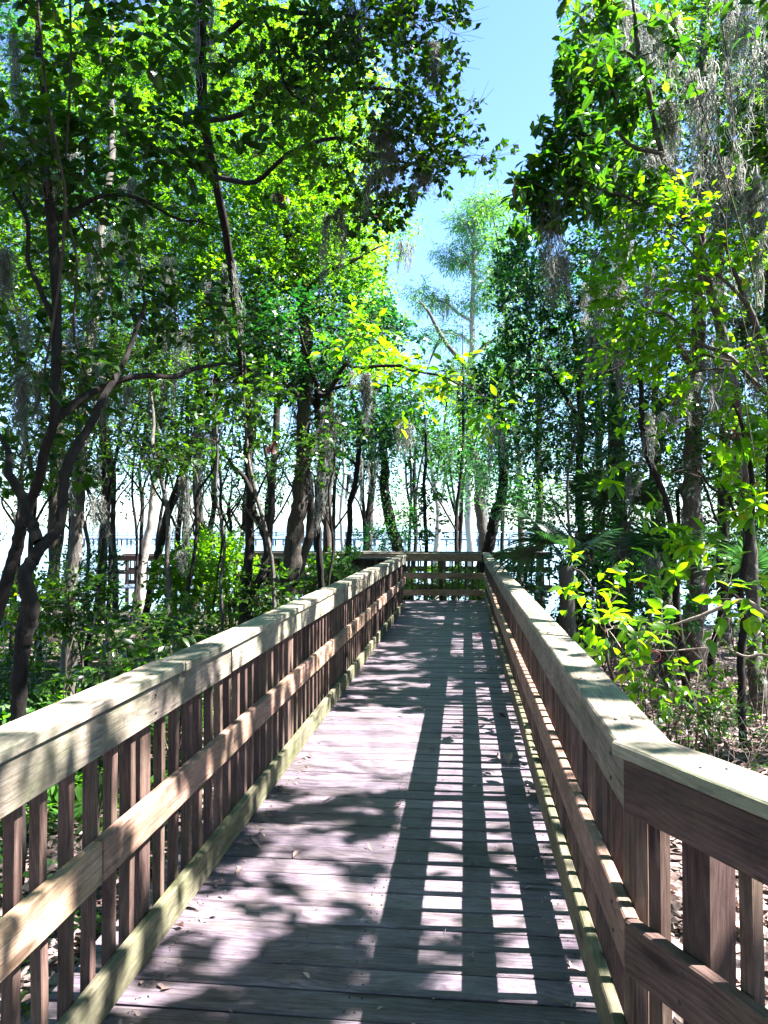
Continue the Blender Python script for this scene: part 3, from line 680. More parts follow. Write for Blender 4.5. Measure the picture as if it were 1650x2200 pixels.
def moss(label, px, py, d, len_px, wid_px, n=None, lean=0.0, stick=True, group='clumps of Spanish moss'):
    top = P(px, py, d); Lm = 1.15 * len_px * d / FPX; Wm = 1.25 * wid_px * d / FPX
    k = 2 + int(round(wid_px / 14)); n = n or int((20 * k + 14) * (1 if d < 9 else .7)); m = 18 if d < 9 else 12; w_ = max(.0024, .85 * d / FPX)
    g = Geo(); t = np.linspace(0, 1, m)
    tx = rng.normal(0, .36, k) * Wm; ty = rng.normal(0, .3, k) * Wm * .6; tl = Lm * rng.uniform(.35, 1.1, k); tr = (.03 + .18 * Wm) * rng.uniform(.5, 1.1, k); tz = .10 * Lm * rng.random(k)
    wt = tl / tl.sum(); own = rng.choice(k, n, p=wt)
    ln = tl[own] * (1 - .7 * rng.random(n) ** 1.3)
    prof = np.sin(PI * np.clip(t * .72 + .2, 0, 1)) ** .8
    fz = rng.normal(0, 1, (n, m, 2)).cumsum(1) * .0065 + rng.uniform(.008, .024, (n, 1, 2)) * np.sin(t[None, :, None] * rng.uniform(8, 34, (n, 1, 2)) + rng.uniform(0, 6.3, (n, 1, 2)))
    o1 = rng.normal(0, .36, (n, 2)); sway = rng.normal(0, .08, (k, 2))
    X = tx[own][:, None] + o1[:, :1] * tr[own][:, None] * prof[None] + fz[:, :, 0] + (lean + sway[own, :1]) * ln[:, None] * t[None]
    Yv = ty[own][:, None] + o1[:, 1:] * tr[own][:, None] * prof[None] + fz[:, :, 1] + sway[own, 1:] * ln[:, None] * t[None]
    Z = -ln[:, None] * t[None] - tz[own][:, None] - (.3 * (tl[own] - ln) * rng.random(n))[:, None]
    C_ = top + np.stack([X, Yv, Z], -1)
    a = rng.random(n) * PI; side = np.stack([np.cos(a), np.sin(a), np.zeros(n)], -1)[:, None] * w_ * (1 - .5 * t)[None, :, None]
    V = np.stack([C_ - side, C_ + side], 2).reshape(-1, 3)
    i = (np.arange(n)[:, None] * m * 2 + np.arange(m - 1)[None] * 2).ravel()
    g.add(V, Q=np.stack([i, i + 1, i + 3, i + 2], 1), tone=np.repeat(rng.random(n) * .9, m * 2))
    # curled side hairs
    k = n * 6; si = rng.integers(0, n, k); ti = rng.integers(1, m, k); s0 = C_[si, ti]
    h = unit(rng.normal(0, 1, (k, 3)) + [0, 0, -.5]) * (.012 + .03 * rng.random((k, 1))); s1 = s0 + h; s2 = s1 + h * .4 + rng.normal(0, .014, (k, 3))
    wv = unit(np.cross(h, rng.normal(0, 1, (k, 3)))) * w_ * .55
    V = np.stack([s0 - wv, s0 + wv, s1 - wv, s1 + wv, s2], 1).reshape(-1, 3); i = np.arange(k) * 5
    g.add(V, Q=np.stack([i, i + 1, i + 3, i + 2], 1), T=np.stack([i + 2, i + 3, i + 4], 1), tone=np.repeat(rng.random(k) * .9, 5))
    o = g.obj('spanish_moss', M['moss'], origin=top, place=True)
    return tag(o, label, 'moss', group)
# ------------------------------------------------------------------ left side of the walk
LA = ('ell', 'alt', .095, 'laurel'); OK_ = ('oak', 'fan', .068, 'oak'); BR = ('ell', 'alt', .085, 'bright'); MG = ('mag', 'whorl', .165, 'magnolia'); TN = ('tiny', 'puff', .075, 'ever')
plant('forked_tree', 'dark trunk with a swollen bend at the left edge, forking beside the railing', 'tree',
      [(38, 1560, 5, 31), (46, 1400, 5, 33), (62, 1315, 5, 43), (52, 1235, 5, 29), (82, 1185, 5.1, 27), (128, 1130, 5.2, 21), (140, 1020, 5.3, 24), (170, 950, 5.4, 20), (215, 865, 5.6, 16), (270, 770, 5.9, 11), (310, 660, 6.1, 8), (300, 560, 6.3, 5)],
      [[(85, 1165, 5.1, 26), (55, 1110, 5.2, 24), (20, 1020, 5.3, 20), (-20, 900, 5.5, 16)]],
      [(120, 120, 6, 190, 120, .8), (300, 300, 6.4, 220, 70, .6), (60, 330, 6, 120, 110, .7), (330, 60, 6.6, 160, 80, .7), (180, 480, 6.6, 190, 70, .7), (80, 800, 6, 120, 120, .8)], ('wide', 'alt', .11, 'laurel'), 'bark_dark', 300, cover=.95, minpx=13)
plant('leaning_tree', 'dark leaning trunk crossing behind the forked trunk, with one long arching limb', 'tree',
      [(-20, 1380, 5.8, 25), (8, 1270, 5.8, 26), (35, 1180, 5.8, 26), (58, 1100, 5.7, 24), (88, 1015, 5.6, 22), (112, 925, 5.5, 20), (118, 840, 5.5, 21), (122, 690, 5.7, 20), (108, 450, 6, 22), (95, 200, 6.3, 18), (90, -60, 6.8, 15)],
      [[(110, 905, 5.5, 22), (180, 853, 5.7, 17), (300, 808, 6, 13), (420, 792, 6.4, 10), (560, 800, 7, 6)], [(118, 700, 5.7, 12), (60, 560, 5.8, 10), (30, 420, 6, 8), (0, 330, 6.2, 6)], [(110, 480, 6, 12), (220, 420, 6.3, 9), (380, 470, 6.8, 6), (520, 520, 7.4, 4)]],
      [(420, 700, 6.8, 150, 60, .5), (250, 620, 6.8, 160, 70, .6), (60, 1000, 6.5, 110, 90, .6), (520, 850, 7.5, 90, 60, .5)], ('wide', 'alt', .09, 'laurel'), 'bark_dark', 280, cover=.75, minpx=12)
plant('mossy_tree', 'straight moss-covered trunk standing behind the forked tree on the left', 'tree',
      [(150, 1330, 10, 28), (160, 1200, 10, 27), (170, 1050, 10, 26), (176, 900, 10, 25), (200, 700, 10.5, 22), (215, 500, 11, 18), (240, 250, 11.5, 14), (250, -20, 12, 10)],
      [[(176, 880, 10, 12), (230, 760, 10, 9), (330, 690, 10, 6)], [(205, 640, 10.6, 10), (120, 520, 10.6, 8), (20, 470, 10.6, 6)]],
      [(150, 930, 10, 150, 110, 1.0), (40, 720, 9.5, 120, 140, .9), (330, 900, 11.5, 110, 60, .8), (200, 560, 11, 180, 110, 1.2)], ('ell', 'alt', .072, 'laurel'), 'bark_grey', 160, cover=.7)
plant('slanting_tree', 'thin dark trunk slanting to the right across the bright lake', 'tree',
      [(312, 1330, 13, 15), (325, 1260, 13, 17), (342, 1180, 13, 18), (380, 1050, 12.6, 17), (430, 905, 12, 15), (470, 800, 12, 12), (520, 640, 12, 9)],
      [[(335, 1225, 13, 9), (395, 1170, 12.8, 8), (425, 1100, 12.6, 6), (440, 1010, 12.5, 4)]],
      [(480, 700, 12, 150, 120, 1.0), (420, 880, 12.5, 90, 40, .9), (560, 620, 12, 140, 100, 1)], ('ell', 'alt', .072, 'oak'), 'bark_dark', 100, cover=.7)
plant('thin_tree', 'thin upright stem left of the lookout platform, bare below', 'tree',
      [(360, 1400, 9, 12), (363, 1250, 9, 12), (361, 1160, 9, 11), (348, 1040, 9, 9), (330, 900, 9.4, 7), (300, 760, 9.6, 5)], [],
      [(300, 760, 9.6, 130, 90, .8), (340, 980, 9.4, 70, 50, .5)], ('narrow', 'alt', .10, 'laurel'), 'bark_grey', 80, cover=.7)
plant('pale_cypress', 'pale leaning cypress trunk in front of the lake, behind the lookout platform', 'tree',
      [(303, 1290, 23, 20), (312, 1180, 23, 18), (328, 1070, 23, 16), (338, 980, 23, 13), (330, 820, 23, 9)], [], [(320, 860, 23, 90, 90, 1)], ('needle', 'puff', .14, 'cypress'), 'bark_pale', 0, cover=.7)
plant('overhanging_oak', 'oak with a sinuous double stem whose spoon-leaved boughs overhang the top of the walk', 'tree',
      [(528, 1330, 10.5, 30), (535, 1200, 10.5, 20), (538, 1050, 10.5, 18), (535, 900, 10.6, 17), (505, 640, 10, 16), (455, 350, 9, 20), (432, 150, 8.2, 24), (428, -40, 7.6, 24), (425, -300, 7.2, 22)],
      [[(528, 1300, 10.5, 22), (562, 1240, 10.4, 18), (570, 1205, 10.4, 16), (556, 1120, 10.4, 13), (540, 1060, 10.4, 11), (500, 1000, 10.3, 8), (462, 940, 10.2, 5)],
       [(430, 100, 8, 14), (560, 20, 7.3, 11), (720, 30, 6.7, 9), (900, 60, 6.2, 6)], [(440, 260, 8.6, 13), (600, 180, 7.6, 10), (780, 190, 6.8, 8), (950, 230, 6.2, 5)],
       [(460, 380, 9, 12), (620, 330, 8, 9), (800, 330, 7, 7), (1010, 335, 6.3, 4)], [(560, 25, 7.3, 8), (600, 110, 7, 6), (700, 260, 6.8, 5), (740, 420, 6.8, 3)]],
      [(930, 30, 6.2, 120, 70, .5), (960, 120, 6.2, 60, 60, .4), (880, 200, 6.2, 110, 80, .5), (1000, 250, 6.2, 60, 40, .35), (880, 320, 6.3, 110, 70, .45), (1035, 335, 6.3, 55, 28, .3), (990, 350, 6.3, 70, 40, .3), (780, 90, 6.7, 150, 100, .7), (730, 300, 6.9, 110, 90, .6), (800, 410, 6.8, 80, 50, .4), (600, 130, 7.2, 150, 120, .8), (770, 470, 7, 60, 40, .4)],
      OK_, 'bark_dark', 300, cover=1.05, minpx=12)
plant('thick_tree', 'thickest grey trunk on the left, at the far railing, with a second stem beside it', 'tree',
      [(606, 1310, 11, 50), (622, 1235, 11, 42), (634, 1140, 11, 37), (645, 1040, 11, 33), (650, 900, 11, 28), (655, 790, 11.3, 27), (640, 600, 12, 22), (600, 400, 12.6, 16), (570, 200, 13, 12)],
      [[(628, 1250, 11.2, 24), (660, 1170, 11.2, 20), (668, 1080, 11.2, 17), (672, 960, 11.2, 15), (664, 840, 11.3, 11), (690, 700, 11.6, 8)], [(650, 860, 11, 12), (560, 760, 11, 9), (480, 700, 11, 6)], [(645, 640, 11.8, 12), (760, 560, 11.6, 8), (840, 520, 11.6, 5)], [(610, 440, 12.5, 12), (450, 360, 12.5, 8), (300, 300, 12.5, 5)]],
      [(560, 330, 12.4, 180, 120, 1.2), (700, 330, 12.4, 120, 110, 1.1), (640, 500, 12.2, 190, 110, 1.2), (430, 480, 12.4, 180, 120, 1.2), (300, 330, 12.6, 180, 120, 1.2), (750, 560, 11.8, 90, 70, .9), (560, 640, 11.8, 170, 80, 1), (200, 180, 13, 160, 140, 1.2), (480, 130, 13, 200, 110, 1.2)],
      ('ell', 'alt', .068, 'bright'), 'bark_mid', 300, cover=.95, minpx=9)
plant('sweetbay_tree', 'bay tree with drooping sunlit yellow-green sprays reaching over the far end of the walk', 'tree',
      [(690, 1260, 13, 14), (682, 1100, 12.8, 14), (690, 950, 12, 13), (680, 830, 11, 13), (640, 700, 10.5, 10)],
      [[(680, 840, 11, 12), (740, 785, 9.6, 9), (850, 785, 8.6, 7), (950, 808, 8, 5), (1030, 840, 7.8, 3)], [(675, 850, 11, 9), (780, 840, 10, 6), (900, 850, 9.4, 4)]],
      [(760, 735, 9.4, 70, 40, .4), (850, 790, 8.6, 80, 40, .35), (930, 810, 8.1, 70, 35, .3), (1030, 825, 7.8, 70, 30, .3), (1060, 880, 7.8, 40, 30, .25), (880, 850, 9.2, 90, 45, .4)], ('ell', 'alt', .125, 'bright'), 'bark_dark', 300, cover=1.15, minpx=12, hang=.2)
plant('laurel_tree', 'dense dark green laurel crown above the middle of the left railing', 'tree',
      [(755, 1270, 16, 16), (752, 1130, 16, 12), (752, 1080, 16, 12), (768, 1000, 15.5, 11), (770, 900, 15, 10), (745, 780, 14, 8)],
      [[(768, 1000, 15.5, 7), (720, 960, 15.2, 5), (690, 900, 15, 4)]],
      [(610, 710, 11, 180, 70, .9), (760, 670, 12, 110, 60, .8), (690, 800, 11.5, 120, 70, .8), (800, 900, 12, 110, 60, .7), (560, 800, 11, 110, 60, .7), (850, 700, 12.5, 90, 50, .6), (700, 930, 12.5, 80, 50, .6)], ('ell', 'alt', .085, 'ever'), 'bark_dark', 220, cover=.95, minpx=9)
plant('ivy_tree', 'leaning trunk wrapped in small climbing leaves beyond the far end railing', 'tree',
      [(858, 1215, 21, 26), (840, 1130, 21, 24), (826, 1050, 21, 20), (824, 960, 21, 17), (836, 860, 21, 13), (850, 760, 21, 9)], [[(828, 1040, 21, 8), (780, 1000, 21, 5), (740, 970, 21, 3)]],
      [(825, 1030, 21, 26, 60, .5), (850, 1130, 21, 26, 60, .5), (870, 1110, 21, 20, 50, .4), (815, 930, 21, 60, 70, 1), (870, 880, 21, 80, 60, 1), (790, 1000, 21, 40, 30, .6)], ('tiny', 'puff', .085, 'ever'), 'bark_dark', 0, cover=.9)
plant('leafy_sapling', 'slim straight stem with big dark leaves just beyond the far end railing', 'tree',
      [(914, 1215, 18.6, 8), (913, 1120, 18.6, 8), (911, 1030, 18.6, 7), (915, 940, 18.6, 6), (910, 860, 18.6, 5)], [],
      [(912, 1120, 18.6, 22, 40, .25), (914, 1040, 18.6, 30, 40, .3), (912, 950, 18.6, 45, 50, .4)], ('ell', 'alt', .15, 'magnolia'), 'bark_dark', 50, cover=.9)
plant('lake_cypress', 'bare pale trunk standing in the lake between the thick trunk and the ivy tree', 'tree', [(736, 1182, 34, 9), (733, 1090, 34, 8), (738, 980, 34, 7), (735, 860, 34, 5)], [], [(735, 900, 34, 40, 60, 1), (738, 1010, 34, 18, 20, .5)], ('needle', 'puff', .15, 'cypress'), 'bark_pale', 0, cover=.5)
plant('lake_cypress', 'white slender trunk standing in the lake right of the leafy sapling', 'tree', [(938, 1180, 32, 14), (943, 1100, 32, 12), (930, 1030, 32, 9), (920, 930, 32, 6)], [[(943, 1100, 32, 6), (955, 1030, 32, 5), (975, 960, 32, 3)]], [(930, 960, 32, 50, 60, 1), (975, 980, 32, 30, 50, 1)], ('needle', 'puff', .15, 'cypress'), 'bark_pale', 0, cover=.6)
plant('maple_tree', 'yellow-green maple crown against the sky at the edge of the left canopy', 'tree', [(790, 1200, 25, 14), (800, 1000, 25, 13), (815, 760, 25, 10), (830, 560, 25, 7), (845, 470, 25, 5)], [], [(835, 490, 25, 60, 50, 1.2), (790, 600, 24, 60, 60, 1), (800, 700, 24, 60, 50, 1)], ('tiny', 'puff', .12, 'bright'), 'bark_grey', 0, cover=.9, gap=False)
# ------------------------------------------------------------------ right side of the walk
plant('spotted_tree', 'thick trunk with white lichen patches among the right-hand shrubs', 'tree',
      [(1500, 1455, 12, 50), (1497, 1300, 12, 45), (1492, 1150, 12, 41), (1488, 1000, 12, 38), (1490, 850, 12, 34), (1500, 600, 12, 28), (1512, 300, 12, 24), (1520, 0, 12, 20), (1525, -200, 12, 16)],
      [[(1490, 800, 12, 14), (1420, 640, 11.6, 10), (1360, 540, 11, 6)], [(1500, 560, 12, 12), (1580, 430, 11.6, 9), (1640, 330, 11, 6)], [(1510, 250, 12, 12), (1430, 120, 11.6, 9), (1360, 20, 11, 6)]],
      [(1350, 520, 11, 120, 90, .9), (1600, 350, 11, 110, 130, 1), (1400, 90, 11.4, 120, 90, 1), (1560, 120, 11.6, 120, 120, 1), (1440, 380, 11.4, 130, 90, 1), (1600, 700, 11.4, 100, 120, 1), (1440, 860, 12, 110, 90, 1)], ('ell', 'alt', .08, 'laurel'), 'bark_spot', 160, cover=.95, minpx=9)
plant('magnolia_tree', 'magnolia with whorls of long glossy leaves bordering the sky gap at upper right', 'tree',
      [(1622, 1400, 9.5, 30), (1615, 1250, 9.5, 28), (1605, 1100, 9.4, 25), (1570, 800, 8.6, 22), (1500, 520, 8, 18), (1420, 320, 7.4, 14), (1370, 100, 7.2, 11), (1350, -60, 7.2, 8)],
      [[(1480, 470, 7.8, 12), (1380, 440, 7.4, 9), (1260, 400, 7, 7), (1130, 385, 6.8, 4)], [(1425, 330, 7.4, 10), (1320, 280, 7.2, 8), (1200, 270, 7, 5)], [(1380, 150, 7.2, 9), (1310, 110, 7.1, 7), (1230, 60, 7, 4)]],
      [(1130, 385, 6.8, 45, 45, .25), (1165, 300, 6.9, 55, 60, .3), (1195, 200, 7, 60, 70, .35), (1270, 130, 7.1, 90, 80, .5), (1250, 320, 7, 90, 90, .5), (1210, 430, 7, 80, 60, .4), (1260, 10, 7.1, 80, 60, .45), (1370, 240, 7.2, 90, 80, .5), (1370, 420, 7.4, 90, 70, .5), (1430, 110, 7.2, 70, 70, .5), (1120, 470, 8, 35, 30, .3)],
      ('mag', 'whorl', .145, 'magnolia'), 'bark_grey', 300, cover=1.35, minpx=16, clump=.40)
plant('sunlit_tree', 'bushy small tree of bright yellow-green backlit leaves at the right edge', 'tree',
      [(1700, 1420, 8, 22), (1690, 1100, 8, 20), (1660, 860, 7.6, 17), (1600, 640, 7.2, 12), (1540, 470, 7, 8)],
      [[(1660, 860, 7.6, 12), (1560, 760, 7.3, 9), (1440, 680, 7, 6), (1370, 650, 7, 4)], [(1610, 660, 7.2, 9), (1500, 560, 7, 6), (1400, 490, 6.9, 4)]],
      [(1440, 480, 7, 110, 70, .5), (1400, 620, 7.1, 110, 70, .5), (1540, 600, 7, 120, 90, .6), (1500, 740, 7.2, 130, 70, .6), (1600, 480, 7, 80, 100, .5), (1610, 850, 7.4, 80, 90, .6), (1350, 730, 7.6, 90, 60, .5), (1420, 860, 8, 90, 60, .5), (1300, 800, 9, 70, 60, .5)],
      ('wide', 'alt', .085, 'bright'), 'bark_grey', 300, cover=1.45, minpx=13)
plant('evergreen_tree', 'dense dark evergreen crown leaning over the right railing toward the sky gap', 'tree',
      [(1247, 1230, 15, 18), (1245, 1100, 15, 17), (1248, 920, 15, 16), (1240, 760, 15, 13), (1210, 600, 15, 9)],
      [[(1246, 900, 15, 10), (1180, 800, 14.6, 7), (1110, 760, 14.4, 5)], [(1248, 840, 15, 9), (1300, 720, 14.8, 6)]],
      [(1140, 640, 14.8, 80, 80, .9), (1200, 740, 14.4, 120, 80, 1), (1110, 800, 14.4, 80, 60, .8), (1260, 640, 14, 90, 70, .9), (1220, 870, 14.4, 130, 80, 1), (1120, 560, 15.4, 50, 50, .6), (1330, 760, 13.6, 90, 80, .9), (1170, 960, 15, 110, 60, .9), (1330, 930, 13, 100, 70, .8), (1060, 860, 15, 60, 40, .6)],
      ('ell', 'fan', .095, 'ever'), 'bark_dark', 300, cover=1.5, minpx=8)
plant('slim_tree', 'slim grey trunk right of the dark evergreen, half hidden by palmettos', 'tree', [(1336, 1180, 14, 18), (1334, 1050, 14, 17), (1330, 900, 14, 16), (1336, 740, 14, 13), (1345, 500, 14, 10), (1340, 250, 14, 8)], [], [(1340, 330, 14, 100, 110, 1), (1300, 560, 13.6, 80, 60, .8)], ('ell', 'alt', .10, 'laurel'), 'bark_grey', 40, cover=.8)
plant('crooked_tree', 'crooked dark stem behind the sunlit bush on the right', 'tree', [(1445, 1180, 9.5, 14), (1425, 1060, 9.4, 13), (1393, 985, 9.2, 13), (1378, 900, 9, 12), (1372, 780, 9, 9), (1390, 640, 9, 7)], [], [(1380, 960, 9.2, 70, 50, .5), (1310, 1000, 9.6, 60, 40, .4)], ('ell', 'alt', .11, 'laurel'), 'bark_dark', 70, cover=1.0)
plant('leaning_ivy_tree', 'leaning leafy trunk just right of the far corner of the boardwalk', 'tree',
      [(1042, 1200, 19.5, 26), (1060, 1130, 19.5, 24), (1076, 1075, 19.5, 22), (1078, 960, 19.5, 18), (1070, 850, 19.5, 12)], [],
      [(1090, 1040, 19.5, 50, 60, .8), (1075, 930, 19.3, 60, 60, .9), (1130, 1080, 18.5, 60, 50, .8), (1040, 1010, 20.5, 40, 50, .8)], ('tiny', 'puff', .095, 'ever'), 'bark_dark', 0, cover=1.0)
plant('slender_magnolia', 'slender dark sapling with large bright oval leaves beside the right railing', 'tree',
      [(1596, 1600, 8.0, 17), (1592, 1400, 8.0, 16), (1590, 1280, 8, 15), (1604, 1180, 7.9, 14), (1616, 1060, 7.8, 12), (1600, 940, 7.6, 9), (1570, 860, 7.4, 6)],
      [[(1592, 1290, 8, 8), (1540, 1200, 7.5, 6), (1450, 1170, 7, 4)], [(1610, 1110, 7.8, 8), (1530, 1050, 7.2, 6), (1430, 1020, 6.6, 4)], [(1608, 1150, 7.9, 8), (1570, 1080, 7.6, 6), (1530, 1020, 7.4, 4)]],
      [(1450, 1030, 6.6, 65, 40, .3), (1500, 980, 6.9, 60, 40, .3), (1420, 1100, 6.8, 45, 40, .3), (1480, 1180, 7, 70, 50, .4), (1410, 1240, 6.6, 40, 35, .3), (1570, 950, 7.2, 60, 50, .4), (1600, 1060, 7.4, 50, 60, .4), (1310, 1010, 7.6, 50, 35, .3)], ('mag', 'whorl', .17, 'bright'), 'bark_dark', 300, cover=1.0, minpx=14, clump=.25)
plant('beautyberry_shrub', 'arching shrub with sunlit pairs of broad leaves close to the right railing', 'shrub',
      [(1700, 1480, 4.4, 13), (1690, 1330, 4.4, 12), (1600, 1290, 4.5, 10), (1500, 1325, 4.6, 8), (1420, 1350, 4.7, 6)],
      [[(1420, 1350, 4.7, 5), (1340, 1400, 4.8, 4), (1300, 1425, 4.8, 2.5)], [(1690, 1420, 4.4, 7), (1600, 1410, 4.5, 5), (1480, 1395, 4.7, 4), (1390, 1390, 4.8, 3)]],
      [(1430, 1345, 4.65, 55, 22, .18), (1370, 1365, 4.7, 45, 22, .15), (1560, 1300, 4.5, 60, 25, .2), (1300, 1350, 5.2, 60, 28, .2), (1640, 1290, 4.4, 40, 30, .2)], ('wide', 'opp', .095, 'bright'), 'drytwig', 160, cover=.8, minpx=10, clump=.1, open_=False)
plant('sapling', 'young sapling of stacked sunlit leaves rising just behind the right railing', 'shrub',
      [(1320, 1480, 6, 7), (1300, 1380, 6, 6), (1290, 1300, 6, 5), (1250, 1230, 6, 4), (1225, 1215, 6, 3)], [[(1295, 1330, 6, 4), (1330, 1270, 6, 3), (1290, 1255, 6, 2)]],
      [(1220, 1225, 6, 28, 20, .15), (1270, 1245, 6, 40, 18, .2), (1290, 1275, 6, 40, 18, .2), (1250, 1330, 6, 45, 18, .2), (1300, 1300, 6.2, 40, 20, .2)], ('wide', 'alt', .105, 'bright'), 'twig', 120, cover=.65, minpx=10, clump=.1, open_=False)
cl, cb = [], []
for (x0, y0, x1, y1) in [(1014, 690, 905, 628), (1015, 640, 1085, 570), (1014, 740, 945, 712), (1013, 770, 1090, 720), (1016, 590, 965, 545), (1018, 560, 1065, 500), (1013, 810, 1100, 790), (1013, 840, 950, 820), (1020, 510, 990, 470), (1022, 480, 1050, 430)]:
    cl.append([(x0, y0, 36, 7), ((x0 + x1) / 2, (y0 + y1) / 2 - 8, 36, 5), (x1, y1, 36 + rng.normal(0, .6), 3)])
    cb += [(x1, y1 - 2, 36, 30, 12, .7), ((x0 + x1) / 2, (y0 + y1) / 2 - 10, 36, 26, 14, .8), (x1 + 12, y1 + 18, 36.4, 20, 10, .6)]
plant('cypress_tree', 'tall feathery cypress fading against the sky in the gap ahead', 'tree',
      [(1012, 1190, 36, 20), (1010, 950, 36, 17), (1014, 740, 36, 12), (1018, 580, 36, 8), (1026, 430, 36, 4)], cl, cb + [(1024, 440, 36, 22, 22, .6), (1016, 545, 36, 22, 26, .6), (1030, 640, 36, 30, 26, .8), (1010, 870, 36, 50, 30, 1)], ('needle', 'alt', .24, 'cypress'), 'bark_pale', 0, cover=1.9, gap=False, clump=.3, hang=.25, twigr=.004)
plant('dead_tree', 'grey leaning dead tree hung with moss crossing the sky gap', 'tree', [(1085, 1000, 31, 14), (1040, 862, 31, 12), (1003, 792, 31, 11), (952, 728, 31, 9), (922, 672, 31, 7), (893, 638, 31, 4)], [[(1000, 790, 31, 8), (1040, 740, 31, 5), (1075, 720, 31, 3)], [(950, 725, 31, 7), (930, 760, 31, 5), (915, 800, 31, 3)]],
      [(895, 660, 31, 28, 22, .6), (940, 735, 31, 30, 20, .6), (1010, 800, 31, 30, 26, .6)], ('needle', 'puff', .13, 'cypress'), 'bark_grey', 0, cover=.5, ground=False, gap=False)
plant('maple_tree', 'yellow-green maple top between the cypress and the magnolia', 'tree', [(1120, 1190, 27, 14), (1105, 900, 27, 12), (1080, 640, 27, 9), (1060, 470, 27, 5)], [], [(1062, 455, 27, 40, 35, 1), (1095, 520, 26, 45, 50, 1), (1085, 610, 26, 45, 60, 1), (1075, 720, 26, 45, 50, 1)], ('tiny', 'puff', .12, 'oak'), 'bark_grey', 0, cover=.8, gap=False)
# ------------------------------------------------------------------ trees farther back
def back(label, px, base_py, d, w, blobs, leaf, lean=0, bark='bark_mid', cover=.72, mids=None, **k):
    top = min(b_[1] for b_ in blobs); H_ = 1050 - top
    pts = [(px, base_py, d, w), (px + lean * .25, 1050, d, w * .95), (px + lean * .5, 1050 - .4 * H_, d, w * .8), (px + lean * .8, 1050 - .75 * H_, d, w * .5), (px + lean, top, d, w * .25)]
    return plant('background_tree', label, 'tree', pts, [], blobs, leaf, bark, cover=cover, group=None, **k)
BG = ('ell', 'alt', .085, 'bright'); BD = ('ell', 'alt', .088, 'ever'); BO = ('ell', 'alt', .082, 'oak')
back('tall tree at the far left edge with a broad dark crown behind the leaning trunk', -40, 1330, 13, 30, [(0, 560, 13, 160, 150, 1.5), (-20, 300, 13, 140, 160, 1.5)], BO)
back('straight grey trunk second from the left edge, crown high in the upper left corner', 112, 1330, 15, 26, [(90, 120, 15, 170, 150, 1.6), (130, 400, 15, 150, 130, 1.5), (180, 680, 15.5, 150, 110, 1.5)], BD, 20)
back('slim twin-bent trunk left of the slanting tree', 215, 1320, 17, 20, [(260, 780, 17, 110, 70, 1.4), (300, 520, 17, 150, 130, 1.5), (330, 200, 17, 170, 140, 1.5)], BO, 60, 'bark_dark')
back('grey trunk between the slanting tree and the sinuous oak, lit from behind', 415, 1310, 18, 20, [(420, 720, 18, 150, 70, 1.5), (440, 560, 18, 150, 120, 1.5), (520, 320, 18, 170, 130, 1.5), (560, 60, 18, 170, 110, 1.5)], BG, 30)
back('dark stem just left of the thick grey trunk', 575, 1290, 16, 16, [(560, 720, 16, 140, 90, 1.4), (640, 420, 17, 150, 120, 1.5), (700, 180, 17, 140, 110, 1.5)], BG, 40, 'bark_dark')
back('grey trunk right of the thick trunk reaching into the sunlit canopy', 700, 1250, 20, 18, [(730, 650, 19, 110, 70, 1.3), (700, 520, 19, 130, 90, 1.4), (780, 760, 19, 90, 50, 1.3)], BG, 20)
back('slim dark trunk at the very right edge behind the sunlit bush', 1660, 1420, 12, 30, [(1640, 620, 12.5, 130, 140, 1.4), (1620, 250, 12.5, 130, 170, 1.4), (1650, 960, 12.5, 110, 120, 1.2), (1660, 1200, 12.5, 80, 80, 1)], BO, 0)
back('mossy trunk rising behind the magnolia whorls at top right', 1320, 1300, 16, 30, [(1330, 140, 16, 150, 130, 1.5), (1290, 400, 16, 120, 110, 1.4), (1400, 640, 15.5, 130, 110, 1.4)], BD, 20)
back('grey trunk right of the spotted trunk, crown above it', 1560, 1390, 15, 26, [(1540, 820, 15, 140, 110, 1.4), (1500, 480, 15, 150, 130, 1.4), (1480, 150, 15, 150, 140, 1.5), (1580, 1020, 15, 100, 70, 1.2)], BO, -20, 'bark_spot')
back('dark trunk left of the spotted trunk, among the palmettos', 1415, 1340, 16, 22, [(1420, 900, 16, 120, 90, 1.4), (1430, 1060, 16, 110, 60, 1.2), (1370, 760, 16, 120, 90, 1.4)], BD, -10, 'bark_dark')
back('thin trunk in the shade between the evergreen and the slim grey trunk', 1290, 1250, 18, 18, [(1270, 980, 18, 120, 70, 1.3), (1240, 800, 18, 120, 90, 1.4), (1300, 640, 18, 120, 100, 1.4), (1260, 1090, 18, 90, 40, 1)], BD, 0)
back('small tree closing the view right of the far corner', 1160, 1210, 22, 16, [(1150, 1060, 22, 80, 50, 1.3), (1130, 930, 22, 90, 70, 1.4), (1180, 780, 22, 100, 80, 1.4), (1150, 640, 22, 70, 70, 1.3)], BO, 0)
plant('background_tree', 'mossy grey trunk behind the leaning ivy trunk near the lake', 'tree', [(1040, 1195, 26, 26), (1030, 1080, 26, 24), (1018, 980, 26, 20), (1000, 900, 26, 14)], [], [(1020, 960, 26, 60, 60, 1.2), (1000, 1050, 26, 50, 50, 1), (960, 1000, 27, 40, 60, 1)], ('tiny', 'puff', .13, 'cypress'), 'bark_grey', cover=.6, gap=False)
